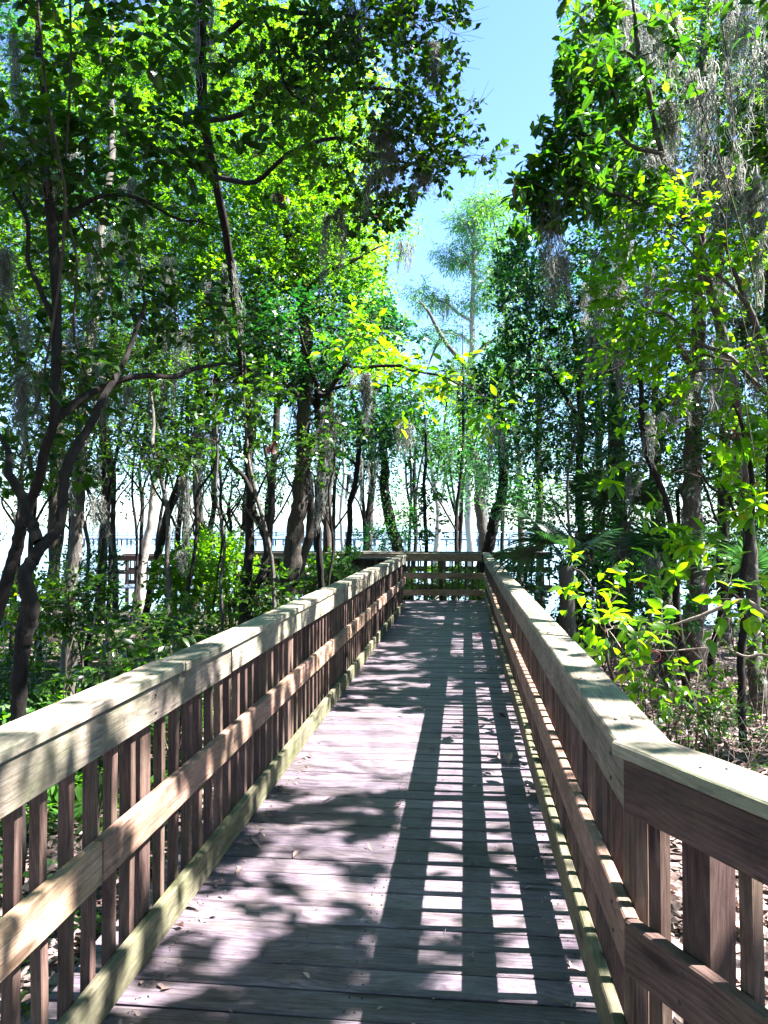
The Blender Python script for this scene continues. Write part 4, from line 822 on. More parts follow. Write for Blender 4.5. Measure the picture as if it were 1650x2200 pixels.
for i, (a, b_, w, h, lab) in enumerate([(478, 470, 7, 900, 'thin pale sapling stem between the slanting tree and the oak'), (455, 480, 5, 960, 'hair-thin stem rising from the bright green bush'), (392, 430, 8, 1000, 'slim leaning stem crossing the slanting tree'), (190, 175, 8, 900, 'thin grey stem just right of the mossy trunk'), (232, 228, 9, 850, 'thin grey stem at the left end of the lookout platform'), (282, 290, 6, 900, 'thin stem in front of the lookout platform'), (590, 555, 9, 900, 'dark stem crossing the foot of the thick trunk'), (500, 560, 6, 960, 'slender stem bending right below the oak'), (705, 712, 6, 1000, 'thin stem standing on the far railing line'), (1395, 1402, 8, 900, 'thin dark stem right of the palmettos'), (1545, 1560, 12, 1000, 'dark sapling stem between spotted trunk and slender magnolia'), (1450, 1462, 9, 1050, 'thin dark stem left of the spotted trunk foot'), (1210, 1225, 7, 950, 'thin grey stem behind the right railing near the palmetto fans')]):
    d = 9 + (i * 37 % 70) / 10
    plant('slim_sapling', lab, 'tree', [(a, 1330, d, w), ((a + b_) / 2 + 8, 1180, d, w), (b_ - 6, 1060, d, w * .85), (b_ + (b_ - a) * .8, h, d, w * .6), (b_ + (b_ - a) * 1.3 + 10, h - 150, d, w * .3)],
          [[((a + b_) / 2 + 6, 1150, d, w * .5), (b_ + 40 * (1 if i % 2 else -1), 1060, d, w * .4), (b_ + 75 * (1 if i % 2 else -1), 980, d, w * .25)]],
          [(b_, h - 60, d, 70, 50, .5), (b_ + 60 * (1 if i % 2 else -1), 990, d, 50, 35, .4)], ('ell', 'alt', .085, 'laurel'), 'bark_dark' if i % 3 else 'bark_grey', 20, cover=.5)
for i, (px, d, w, lean, lab) in enumerate([(25, 14, 9, 30, 'thin dark stem at the far left edge against the lake'), (75, 12, 12, -25, 'dark stem behind the fork of the forked tree'), (140, 17, 10, 40, 'stem leaning right behind the mossy trunk'), (205, 11, 7, 60, 'slim dark stem leaning right toward the platform'), (248, 19, 12, -20, 'dark stem at the left corner post of the platform'), (318, 15, 7, 70, 'whip-thin stem slanting across the platform'), (375, 19, 12, 25, 'dark stem standing in the shallows right of the platform'), (408, 15, 8, -45, 'thin stem leaning left over the sunlit bushes'), (445, 20, 13, 15, 'dark stem in the shallows behind the sunlit bushes'), (492, 14, 8, -50, 'slim stem crossing behind the oak stems'), (512, 19, 10, 30, 'dark stem between the oak stems'), (588, 17, 9, -35, 'slim stem leaning left at the thick trunk'), (672, 18, 12, 22, 'dark stem just right of the thick trunk'), (722, 22, 9, -18, 'thin dark stem in the shallows left of the bare bent stem'), (780, 24, 8, 20, 'thin dark stem in the shallows before the pier'), (885, 23, 7, -16, 'thin dark stem between the ivy tree and the leafy sapling'), (975, 24, 9, 18, 'thin dark stem in front of the pier near the far corner')]):
    plant('slim_sapling', lab, 'tree', [(px, 1300, d, w), (px + lean * .3, 1150, d, w * .95), (px + lean * .5 + 6, 1020, d, w * .8), (px + lean * 1.1, 860, d, w * .6), (px + lean * 1.5 - 8, 700, d, w * .3)],
          [[(px + lean * .3, 1140, d, w * .5), (px + lean * .3 + (55 if i % 2 else -55), 1040, d, w * .4), (px + lean * .3 + (85 if i % 2 else -80), 930, d, w * .25)], [(px + lean * .5 + 6, 1010, d, w * .45), (px + lean * .5 + (-40 if i % 2 else 45), 920, d, w * .3), (px + lean * .5 + (-55 if i % 2 else 70), 840, d, w * .2)]],
          [(px + lean * 1.2, 800, d, 60, 45, .6), (px + lean * .3 + (80 if i % 2 else -75), 950, d, 45, 30, .5), (px + (-50 if i % 2 else 60), 870, d, 45, 30, .5)], ('ell', 'alt', .075, 'laurel'), 'bark_dark', 10, cover=.35)
# tall trees standing beyond the right edge of the view; their crowns shade the walk
plant('canopy_tree', 'tall broad tree whose boughs enter at the upper right corner', 'tree', [(5.6, 2.2, -.7, .2), (5.5, 2.4, 3, .17), (5.2, 2.8, 7, .12), (5, 3, 9, .06)], [[(5.4, 2.5, 4, .09), (4.2, 3.6, 5.2, .06), (3.2, 4.6, 5.8, .03)]],
      [(3.6, 3.2, 5.0, 1.6, 2.0, .9), (4.8, 3.0, 7.0, 2.2, 2.6, 1.2), (3.0, 5.2, 5.6, 1.2, 1.2, .7), (5.2, 5.4, 8.0, 2.0, 2.0, 1.0)], ('ell', 'alt', .12, 'oak'), 'bark_grey', 0, cover=2.2, world=True)
plant('canopy_tree', 'tall tree past the right edge shading the middle of the walk', 'tree', [(7.2, 8.2, -.8, .2), (7.1, 8.2, 4, .17), (6.9, 8.4, 8, .12), (6.8, 8.4, 11, .06)], [[(7, 8.2, 5, .09), (5.8, 8.6, 6.2, .06), (4.8, 9, 6.8, .03)]],
      [(5.6, 8.4, 6.8, 1.7, 2.4, 1.0), (6.8, 9.5, 9, 2.4, 2.6, 1.4), (6.2, 12, 8.2, 2, 2, 1.2), (4.6, 10.5, 6.6, 1.2, 1.6, .8)], ('ell', 'alt', .15, 'oak'), 'bark_grey', 0, cover=2.4, world=True)
plant('canopy_tree', 'tall tree farther along on the right shading the far end of the walk', 'tree', [(8.8, 14.5, -.8, .2), (8.7, 14.5, 4, .17), (8.6, 14.4, 8, .12), (8.5, 14.2, 12, .06)], [],
      [(7.4, 13.6, 9, 2.4, 2.6, 1.6), (8.0, 16.5, 9.5, 2.4, 2.4, 1.6)], ('ell', 'alt', .18, 'oak'), 'bark_grey', 0, cover=1.9, world=True)
plant('canopy_tree', 'added tall oak beyond the left edge whose high crown shades the near walk', 'tree', [(-3.4, -.6, -.8, .24), (-3.2, -.2, 4, .2), (-2.4, .8, 8, .15), (-1.6, 1.8, 11, .08)], [[(-2.8, .4, 6, .12), (-.8, 2.6, 8.6, .09), (1.2, 4.6, 9.6, .05)]],  # unseen oak put in to shade the near leaves and block skylight
      [(-.2, 1.6, 8.6, 2.4, 2.4, .9), (.6, -1.4, 8.2, 2.6, 2.2, .9), (.4, 4.4, 9.6, 2.6, 2.2, .9), (-2.2, 3.4, 10, 2.6, 2.4, 1), (2.0, 6.0, 9.8, 1.8, 1.8, .8), (-.6, 7.4, 9.8, 2.4, 2.0, .9)], ('ell', 'alt', .18, 'oak'), 'bark_grey', 0, cover=1.9, world=True)
for i, (x, y_, lab) in enumerate([(-6.5, .5, 'added shade tree left of the near walk, outside the view'), (-5.5, -4.5, 'added shade tree behind the viewer on the left'), (1.5, -6.5, 'added shade tree straight behind the viewer'), (6.5, -3.5, 'added shade tree behind the viewer on the right'), (-10.5, 4.5, 'broad added shade tree deep on the left'), (-11, 10, 'second broad added shade tree deep on the left'), (-12, 16, 'third broad added shade tree deep on the left, near the lake'), (11.5, 6, 'broad added shade tree deep on the right'), (13, 13, 'second broad added shade tree deep on the right'), (9.5, 20, 'added shade tree on the right toward the lake'), (9.5, .5, 'broad added shade tree right of the near walk')]):  # trees added around the view to hold back skylight
    plant('canopy_tree', lab, 'tree', [(x, y_, -.8, .2), (x + .1, y_ + .1, 4, .17), (x, y_ + .2, 8, .1), (x, y_, 11, .05)], [],
          [(x, y_, 8.5, 3.2, 3.2, 2.2), (x + .8, y_ - .6, 5.2, 2.4, 2.4, 1.2), (x - .9, y_ + .8, 3.4, 1.9, 1.9, 1.2)], ('tiny', 'puff', .20, 'oak'), 'bark_grey', 0, cover=1.2, world=True)
# brushy growth along the lake shore
for (px, py, d, rx, ry, cv, lf, lab) in [(40, 1060, 19, 90, 90, .34, BO, 'sparse lakeside thicket at the far left edge'), (130, 1010, 20, 90, 80, .34, BD, 'sparse lakeside thicket behind the mossy trunk'), (225, 1040, 18, 80, 90, .4, BO, 'sparse lakeside thicket left of the platform'), (300, 990, 21, 80, 70, .34, BD, 'airy lakeside branches above the platform'), (400, 1000, 20, 90, 70, .34, BO, 'airy lakeside branches above the sunlit bushes'), (490, 1060, 19, 80, 80, .4, BD, 'sparse lakeside thicket behind the oak stems'), (575, 1020, 20, 70, 90, .4, BO, 'sparse lakeside thicket left of the thick trunk'), (700, 1010, 22, 60, 60, .4, BD, 'leafy lakeside branches right of the thick trunk'), (780, 960, 24, 60, 50, .4, BO, 'leafy lakeside branches left of the ivy tree'), (890, 960, 25, 50, 60, .4, BD, 'leafy lakeside branches behind the leafy sapling'), (985, 950, 27, 60, 80, .55, BG, 'pale green lakeside crown below the cypress'), (1075, 830, 28, 50, 70, .6, BG, 'pale green lakeside crown at the right foot of the sky gap'), (985, 820, 28, 60, 50, .5, BO, 'green lakeside crown at the bottom of the sky gap')]:
    plant('lakeside_tree', lab, 'tree', [(px - 6, 1260, d, 9), (px + 4, 1150, d, 8), (px, py + ry * .5, d, 7), (px + 8, py - ry * .6, d, 4)],
          [[(px + 2, 1140, d, 6), (px - rx * .4, py + 20, d, 4), (px - rx * .7, py - ry * .5, d, 2.5)], [(px + 2, 1120, d, 5), (px + rx * .45, py, d, 4), (px + rx * .75, py - ry * .6, d, 2.5)]],
          [(px, py, d, rx, ry, 1.3)], lf, 'bark_dark', 0, cover=cv, gap=False)
# ------------------------------------------------------------------ undergrowth
def shrub(label, px, py, d, rx, ry, leaf, n=3, indiv=40, cover=.9, bark='twig', name='shrub', **k):
    """leafy shrub: several stems from the ground under (px,py,d) and a loose crown"""
    c = P(px, py, d); r = rx * d / FPX
    base = np.array([c[0], c[1], gz(c[0], c[1])]); limbs = []
    for i in range(n):
        a = rng.random() * 2 * PI; e = c + np.array([math.cos(a) * r * .5, math.sin(a) * r * .5, ry * .4 * d / FPX * rng.random()])
        b0 = base + np.array([math.cos(a), math.sin(a), 0]) * .06; b0[2] -= .05
        limbs.append([(*b0, .010), (*((b0 + e) / 2 + rng.normal(0, .05, 3)), .008), (*e, .004)])
    R3 = (r, r * .8, ry * d / FPX)
    return plant(name, label, 'shrub', None, limbs, [(c[0], c[1], c[2], r, r * .8, ry * d / FPX)], leaf, bark, indiv, world=True, loc=base, cover=cover, limb_name='stem', **k)
SL = ('ell', 'alt', .085, 'laurel'); SB = ('wide', 'alt', .075, 'bright'); SD = ('ell', 'alt', .09, 'ever')
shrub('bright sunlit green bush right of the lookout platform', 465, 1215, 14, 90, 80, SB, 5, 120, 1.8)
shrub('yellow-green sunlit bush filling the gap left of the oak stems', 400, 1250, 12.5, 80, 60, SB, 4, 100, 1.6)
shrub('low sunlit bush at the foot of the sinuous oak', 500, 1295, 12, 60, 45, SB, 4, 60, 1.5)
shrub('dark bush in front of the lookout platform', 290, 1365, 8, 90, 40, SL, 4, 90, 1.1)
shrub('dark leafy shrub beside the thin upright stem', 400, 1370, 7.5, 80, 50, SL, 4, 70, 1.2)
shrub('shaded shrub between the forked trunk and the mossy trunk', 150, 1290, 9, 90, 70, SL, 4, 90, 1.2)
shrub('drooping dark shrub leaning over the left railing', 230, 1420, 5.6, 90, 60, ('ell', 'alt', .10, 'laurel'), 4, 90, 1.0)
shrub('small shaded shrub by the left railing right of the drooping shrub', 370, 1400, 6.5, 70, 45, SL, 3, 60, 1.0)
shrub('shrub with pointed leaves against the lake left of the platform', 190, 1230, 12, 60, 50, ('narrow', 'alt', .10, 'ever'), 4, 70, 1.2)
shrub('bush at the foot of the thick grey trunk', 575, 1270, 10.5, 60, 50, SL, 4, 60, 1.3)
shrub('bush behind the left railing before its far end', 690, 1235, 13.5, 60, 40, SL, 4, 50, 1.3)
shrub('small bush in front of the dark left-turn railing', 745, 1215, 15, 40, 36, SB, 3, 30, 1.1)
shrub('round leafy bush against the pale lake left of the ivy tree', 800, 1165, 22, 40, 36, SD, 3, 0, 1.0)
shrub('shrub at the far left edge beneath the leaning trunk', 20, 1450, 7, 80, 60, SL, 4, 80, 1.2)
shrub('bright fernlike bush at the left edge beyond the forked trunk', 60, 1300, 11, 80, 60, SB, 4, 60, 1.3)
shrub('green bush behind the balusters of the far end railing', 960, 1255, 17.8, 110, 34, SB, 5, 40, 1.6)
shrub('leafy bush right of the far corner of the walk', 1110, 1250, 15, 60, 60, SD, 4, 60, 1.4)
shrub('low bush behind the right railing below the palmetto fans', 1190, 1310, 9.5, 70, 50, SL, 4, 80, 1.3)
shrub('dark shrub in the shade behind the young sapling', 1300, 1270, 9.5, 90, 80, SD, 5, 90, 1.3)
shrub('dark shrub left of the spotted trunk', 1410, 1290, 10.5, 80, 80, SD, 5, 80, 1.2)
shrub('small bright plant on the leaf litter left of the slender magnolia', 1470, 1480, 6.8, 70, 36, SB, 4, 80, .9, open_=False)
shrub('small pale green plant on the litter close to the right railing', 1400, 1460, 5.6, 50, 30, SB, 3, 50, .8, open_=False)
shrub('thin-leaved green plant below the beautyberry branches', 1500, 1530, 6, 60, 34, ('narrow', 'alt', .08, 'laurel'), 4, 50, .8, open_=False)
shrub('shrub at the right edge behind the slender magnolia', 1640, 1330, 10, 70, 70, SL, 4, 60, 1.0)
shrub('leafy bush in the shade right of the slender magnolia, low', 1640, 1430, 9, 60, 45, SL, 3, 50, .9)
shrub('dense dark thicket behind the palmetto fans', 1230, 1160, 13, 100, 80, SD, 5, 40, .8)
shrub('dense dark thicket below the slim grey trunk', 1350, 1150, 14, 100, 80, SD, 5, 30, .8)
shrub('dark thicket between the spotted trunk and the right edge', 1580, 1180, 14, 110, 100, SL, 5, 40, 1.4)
# ferns
def frond_mesh():
    g = Geo(); n = 16; t = np.linspace(0, 1, n); x = .55 * t; z = .42 * t - .42 * t ** 2.2
    C_ = np.stack([x, 0 * t, z], -1); tube(g, C_, .0022, 3)
    for i in range(2, n):
        l = .16 * math.sin(PI * min(1, (1.08 - t[i])) ** .8) * (1 if t[i] > .2 else .7) + .015
        for s in (1, -1):
            add_leaves(g, 'narrow', C_[i][None], unit(np.array([[.35, s, -.15 + .1 * rng.normal()]])), l, np.array([.9 * rng.random()]), 1.0, .15)
    return g.mesh('frond', M['fern'])
FR = [frond_mesh() for _ in range(4)]
def fern(label, px, py, d, s):
    c = P(px, py, d); b = np.array([c[0], c[1], gz(c[0], c[1])])
    r = empty('fern', b, label, 'fern', 'green ferns on the forest floor')
    k = 8
    for i in range(k):
        link('frond', random.choice(FR), r, Matrix.Rotation(i * 2 * PI / k + random.uniform(-.3, .3), 4, 'Z') @ Matrix.Rotation(random.uniform(-.55, -.05), 4, 'Y') @ Matrix.Scale(s * random.uniform(.8, 1.25), 4))
for i, (px, d, s, lab) in enumerate([(20, 6.2, 1.3, 'fern at the left image edge under the forked trunk'), (95, 7.2, 1.5, 'large fern just right of the forked trunk foot'), (160, 6.4, 1.3, 'fern between the forked trunk and the left railing'), (215, 7.6, 1.5, 'fern right of the mossy trunk foot'), (130, 8.6, 1.6, 'fern behind the large fern, in front of the mossy trunk'), (290, 8.6, 1.5, 'fern below the dark bush in front of the platform'), (350, 9.6, 1.5, 'fern at the foot of the thin upright stem'), (430, 9.2, 1.5, 'sunlit fern close behind the left railing'), (480, 10.6, 1.6, 'sunlit fern at the foot of the oak stems'), (395, 11, 1.6, 'fern behind the thin upright stem'), (250, 10.4, 1.6, 'fern in the middle distance left of the platform'), (60, 9.5, 1.6, 'fern at the left edge farther back'), (320, 7.0, 1.2, 'small fern tucked against the left railing')]):
    fern(lab, px, 1400, d, s)
# undergrowth of nameless seedlings, one mass
def seedlings(name, m, kind, n, xr, yr, L, test=None):
    x = rng.uniform(*xr, n); y = rng.uniform(*yr, n); k = noise(x * .8 + 40, y * .8) > .42
    if test is not None: k &= test(x, y)
    k &= ~((x > -1.6) & (x < .9) & (y < 17.3)); x, y = x[k], y[k]; z = ground_z(x, y); g = Geo()
    for (xx, yy, zz) in zip(x, y, z):
        h = .08 + .35 * rng.random() ** 1.6; q = rng.normal(0, .05, 2)
        kk = 6; t = rng.random(kk)
        pos = np.stack([xx + q[0] * t, yy + q[1] * t, zz + h * (.4 + .6 * t)], 1)
        Y = unit(rng.normal(0, 1, (kk, 3)) * [1, 1, .35] + [0, 0, .15]); add_leaves(g, kind if math.hypot(xx, yy) < 7 else 'lite', pos, Y, L * (.6 + .7 * rng.random(kk)), rng.random(kk) * .9, wid=None if math.hypot(xx, yy) < 7 else .26)
    o = g.obj(name, M[m]); return tag(o, kind='stuff')
seedlings('ground_cover', 'bright', 'ell', 1800, (-13, -1.6), (8, 22), .10)
seedlings('ground_cover', 'laurel', 'wide', 3000, (-13, -1.6), (4.5, 20), .09)
seedlings('ground_cover', 'laurel', 'ell', 2600, (-9, -1.6), (3, 14), .085)
seedlings('ground_cover', 'laurel', 'narrow', 2400, (.9, 9), (6.5, 20), .09)
# leaf litter
n = 26000; x = np.concatenate([rng.uniform(.7, 5.5, n // 2), rng.uniform(-6.5, -1.2, n // 2)]); y = np.concatenate([.6 + 12.5 * rng.random(n // 2) ** 1.5, .8 + 11 * rng.random(n // 2) ** 1.4])
z = ground_z(x, y) + .008 + .035 * rng.random(n); g = Geo()
Y = unit(rng.normal(0, 1, (n, 3)) * [1, 1, .22]); q_ = np.stack([x, y, z], 1); l_ = .07 + .09 * rng.random(n); t_ = rng.random(n) * .92; f_ = y < 5.5
add_leaves(g, 'ell', q_[f_], Y[f_], l_[f_], t_[f_], 1.0, .35); add_leaves(g, 'lite', q_[~f_], Y[~f_], l_[~f_], t_[~f_], 1.0, .35, wid=.26)
tag(g.obj('leaf_litter', M['litter']), kind='stuff')
# dry sticks lying about on the right
for i, (px, py, d, ln, ang, lab) in enumerate([(1400, 1400, 6.4, 1.1, .2, 'pale fallen stick lying across the litter behind the right railing'), (1560, 1560, 7, .9, -.4, 'bent pale stick at the foot of the slender magnolia'), (1330, 1440, 7, .8, .9, 'short dry stick leaning by the young sapling'), (1630, 1500, 7.4, 1.2, .5, 'long dry stick near the right edge of the litter'), (1480, 1560, 5.6, .8, 2.4, 'thin dry stick in front of the slender magnolia')]):
    c = P(px, py, d); c[2] = gz(c[0], c[1]) + .06; u = np.array([math.cos(ang), math.sin(ang), .12])
    p, r = catmull([c - u * ln / 2, c + rng.normal(0, .05, 3), c + u * ln / 2], [.011, .009, .004], 6); g = Geo(); tube(g, p, r, 6)
    side = unit(np.cross(u, [0, 0, 1])) * .25; tube(g, [c, c + u * .15 + side * .5 + [0, 0, .05], c + u * .3 + side + [0, 0, .12]], [.006, .005, .003], 5)
    tag(g.obj('stick', M['drytwig'], origin=c, place=True, smooth_=True), lab, 'stick')
# tall dry stalks in the right undergrowth, one tangle
g = Geo()
for i in range(420):
    a = P(rng.uniform(1170, 1650), 1250, rng.uniform(6.5, 14)); a[2] = gz(a[0], a[1]); 
    h = rng.uniform(.3, 1.5) if i % 3 else rng.uniform(.1, .5); dv = np.append(rng.normal(0, .45, 2), 1) * h
    p, r = catmull([a, a + dv * .55 + rng.normal(0, .04, 3), a + dv + [rng.normal(0, .2), rng.normal(0, .2), -.1 * h]], [.004, .003, .0015], 4); tube(g, p, r, 3)
tag(g.obj('dry_stalks', M['drytwig']), kind='stuff')
# ------------------------------------------------------------------ palmettos
def fan_mesh(m, dead=False):
    g = Geo(); k = 22
    pet = np.array([(0, 0, 0), (.22, 0, .06), (.45, 0, .08)]); tube(g, pet, [.012, .009, .007], 4)
    for i in range(k):
        a = (i - (k - 1) / 2) / (k - 1) * math.radians(235); l = .62 * (1 - .25 * abs(a) / 2.05) * rng.uniform(.9, 1.1)
        st = np.array([0, .25, .5, .72, .88, 1.0]); wd = np.array([.010, .020, .022, .017, .010, .002])
        dr = (.55 if not dead else 1.6) * rng.uniform(.7, 1.3)
        rr = l * st; zz = .08 - dr * l * np.clip(st - .35, 0, 1) ** 1.7 + .04 * st
        C_ = np.stack([.45 + rr * math.cos(a) * (1 - .15 * st), rr * math.sin(a), zz], -1); nrm = np.array([-math.sin(a), math.cos(a), 0])
        V = np.stack([C_ - nrm * wd[:, None] + [0, 0, .006], C_ - [0, 0, .004], C_ + nrm * wd[:, None] + [0, 0, .006]], 1).reshape(-1, 3)
        Q = []
        for s in range(5):
            for e in range(2): Q.append((s * 3 + e, s * 3 + e + 1, s * 3 + e + 4, s * 3 + e + 3))
        g.add(V, Q=Q, tone=.9 * rng.random(), rib=np.tile([1, 0, 1.], 6))
    return g.mesh('frond', M[m])
FANS = [fan_mesh('palm') for _ in range(3)]; DFANS = [fan_mesh('deadpalm', True) for _ in range(2)]
def palmetto(label, px, py, d, fronds, s=1.0, stem=True):
    """fronds: (heading deg, lift deg, scale, dead)"""
    c = P(px, py, d); zb = gz(c[0], c[1]); r = empty('palmetto', (c[0], c[1], zb), label, 'palmetto', 'palmettos behind the right railing')
    H = c[2] - zb; g = Geo(); p, rd = catmull([(0, 0, -.1), (.03, .02, H * .5), (0, 0, H)], [.11, .10, .08], 5); tube(g, p, rd, 8, bump=.3); g.obj('trunk', M['bark_grey'], r, smooth_=True)
    for (hd, lift, sc, dead) in fronds:
        m = random.choice(DFANS if dead else FANS)
        o = link('frond', m, r, Matrix.Translation((0, 0, H)) @ Matrix.Rotation(math.radians(hd), 4, 'Z') @ Matrix.Rotation(-math.radians(lift), 4, 'Y') @ Matrix.Rotation(random.uniform(-.4, .4), 4, 'X') @ Matrix.Scale(s * sc, 4))
        if dead: o['label'] = 'brown dead frond hanging down'
palmetto('palmetto with two drooping dark fans right beside the railing', 1215, 1215, 9, [(165, 45, 1.1, 0), (190, 5, 1.0, 0), (225, 30, .9, 0), (110, 40, .9, 0), (300, 20, .8, 0), (20, 30, .9, 0)])
palmetto('palmetto with a spiky fan and hanging brown fronds, in the middle of the right thicket', 1345, 1120, 12.5, [(200, 40, 1.1, 0), (250, 60, 1.1, 0), (290, 35, 1.1, 0), (330, 55, 1.0, 0), (150, 30, 1.0, 0), (230, -50, 1.2, 1), (270, -60, 1.3, 1), (310, -55, 1.2, 1), (190, -60, 1.2, 1), (40, 30, 1, 0)])
palmetto('tall palmetto behind the others with a skirt of brown fronds', 1290, 1100, 14, [(180, 35, 1.1, 0), (230, 55, 1.2, 0), (280, 35, 1.1, 0), (330, 45, 1.1, 0), (200, -60, 1.4, 1), (250, -65, 1.4, 1), (300, -65, 1.4, 1), (120, 40, 1, 0)])
palmetto('low palmetto at the right edge behind the slender magnolia', 1640, 1290, 10.5, [(170, 30, 1.1, 0), (200, 60, 1.1, 0), (240, 20, 1.0, 0), (280, 40, 1.0, 0), (130, 50, 1, 0)])
palmetto('small palmetto near the ground left of the spotted trunk', 1430, 1230, 11, [(170, 40, 1.0, 0), (215, 60, 1.0, 0), (260, 35, 1.0, 0), (320, 45, 1.0, 0), (100, 40, .9, 0)])
# ------------------------------------------------------------------ vines
def vine(label, path):
    p = np.array([P(*q[:3]) for q in path]); p, r = catmull(p, [q[3] / 2 * q[2] / FPX for q in path], 8); g = Geo(); tube(g, p, r, 5)
    tag(g.obj('vine', M['twig'], origin=p[0], place=True, smooth_=True), label, 'vine', 'hanging vines')
vine('long vine hanging down the upper left, in front of the mossy trunk', [(75, -60, 5.6, 6), (100, 200, 5.6, 6), (125, 330, 5.6, 6), (140, 430, 5.6, 7), (128, 600, 5.6, 6), (95, 800, 5.6, 5), (70, 900, 5.5, 4)])
vine('vine beside the long one, curving at mid height', [(150, -40, 6, 5), (152, 150, 6, 6), (140, 420, 6, 5), (165, 560, 6, 6), (160, 720, 6, 6), (200, 850, 6, 5), (225, 960, 6, 4)])
vine('thin vine hanging down the upper right edge', [(1420, -40, 6, 2.4), (1480, 150, 6, 2.4), (1570, 420, 6, 2.8), (1625, 640, 6, 2.4), (1600, 820, 6, 2), (1620, 980, 6, 2)])
vine('thin vine on the right crossing the bright leaves', [(1540, -40, 6.2, 2.4), (1575, 260, 6.2, 2.4), (1560, 500, 6.2, 2.4), (1600, 700, 6.2, 2), (1650, 850, 6.2, 2)])
# ------------------------------------------------------------------ Spanish moss
for a in [('long sunlit white tuft of moss hanging over the left middle of the walk', 775, 792, 8.6, 115, 26), ('dark moss mass hanging from the oak bough left of the sky gap', 830, 250, 6.3, 180, 60), ('thin blue-grey moss trailing against the sky under the oak bough', 908, 320, 6.3, 120, 26), ('dark column of moss at the top left, wrapped on the oak', 432, -20, 7.6, 220, 40), ('moss hanging at the top between the oak boughs', 765, -10, 6.9, 210, 40),
          ('pale sunlit moss curtain left of center among the yellow-green leaves', 215, 480, 9, 170, 60), ('pale sunlit moss at mid left below the curtain', 380, 690, 9.6, 110, 90), ('grey moss beard on the mossy trunk at left', 125, 660, 7, 220, 60), ('grey moss at the left image edge', 10, 520, 6.4, 200, 50), ('moss beard on the arching limb at left', 250, 815, 7.2, 100, 46), ('thin moss strand over the bright water at left', 392, 1010, 9, 160, 12), ('dark ball of moss hanging before the lookout platform', 402, 1180, 9, 50, 26), ('moss veil hanging left of the oak stems', 440, 890, 11, 170, 60), ('moss hanging beside the thick trunk', 700, 870, 11, 150, 40), ('moss tuft under the laurel crown', 650, 800, 11, 120, 40), ('moss hanging from the ivy tree', 800, 980, 19, 90, 20),
          ('long moss beard under the lowest magnolia whorls', 1190, 400, 7, 190, 50), ('moss column inside the magnolia, beside the beard', 1270, 340, 7.4, 180, 44), ('moss mass below the beard with pale sunlit tips', 1215, 540, 7.4, 100, 70), ('sunlit white moss sprays right of the moss mass', 1310, 590, 7.6, 100, 70), ('heavy dark moss at the upper right', 1530, 130, 7, 240, 80), ('dark moss hanging left of the heavy dark moss', 1445, 200, 7.2, 190, 50), ('pale moss curtain at the very top right', 1340, 0, 8.4, 170, 110), ('pale moss curtain at the top right corner', 1590, -30, 8, 190, 110), ('long moss at the right edge', 1620, 360, 7, 240, 60), ('dark moss hanging in the bright leaves at right', 1480, 360, 7.4, 120, 44), ('pale sunlit moss in the right middle, below the bright leaves', 1540, 720, 8, 170, 90), ('sunlit moss in front of the spotted trunk', 1475, 800, 8.4, 110, 60), ('moss at the right edge below the bright leaves', 1630, 700, 8, 180, 46), ('grey moss on the trunk behind the magnolia', 1330, 720, 12, 150, 40), ('moss veil hung on the dead leaning tree', 985, 780, 31, 60, 40), ('moss on the lower part of the dead leaning tree', 1035, 850, 31, 70, 36), ('moss fringe on the cypress limb reaching left', 945, 630, 36, 55, 46), ('moss fringe on the right side of the cypress', 1080, 690, 34, 60, 30), ('moss trailing from the maple crown at the gap', 850, 520, 24, 60, 40), ('moss veil on the mossy trunk by the far corner', 1035, 980, 25, 130, 40), ('thin moss among the trunks at the bright lake gap', 690, 960, 13, 120, 26), ('moss tuft low on the slim stem at right', 1405, 1180, 9, 70, 26)]:
    moss(*a)
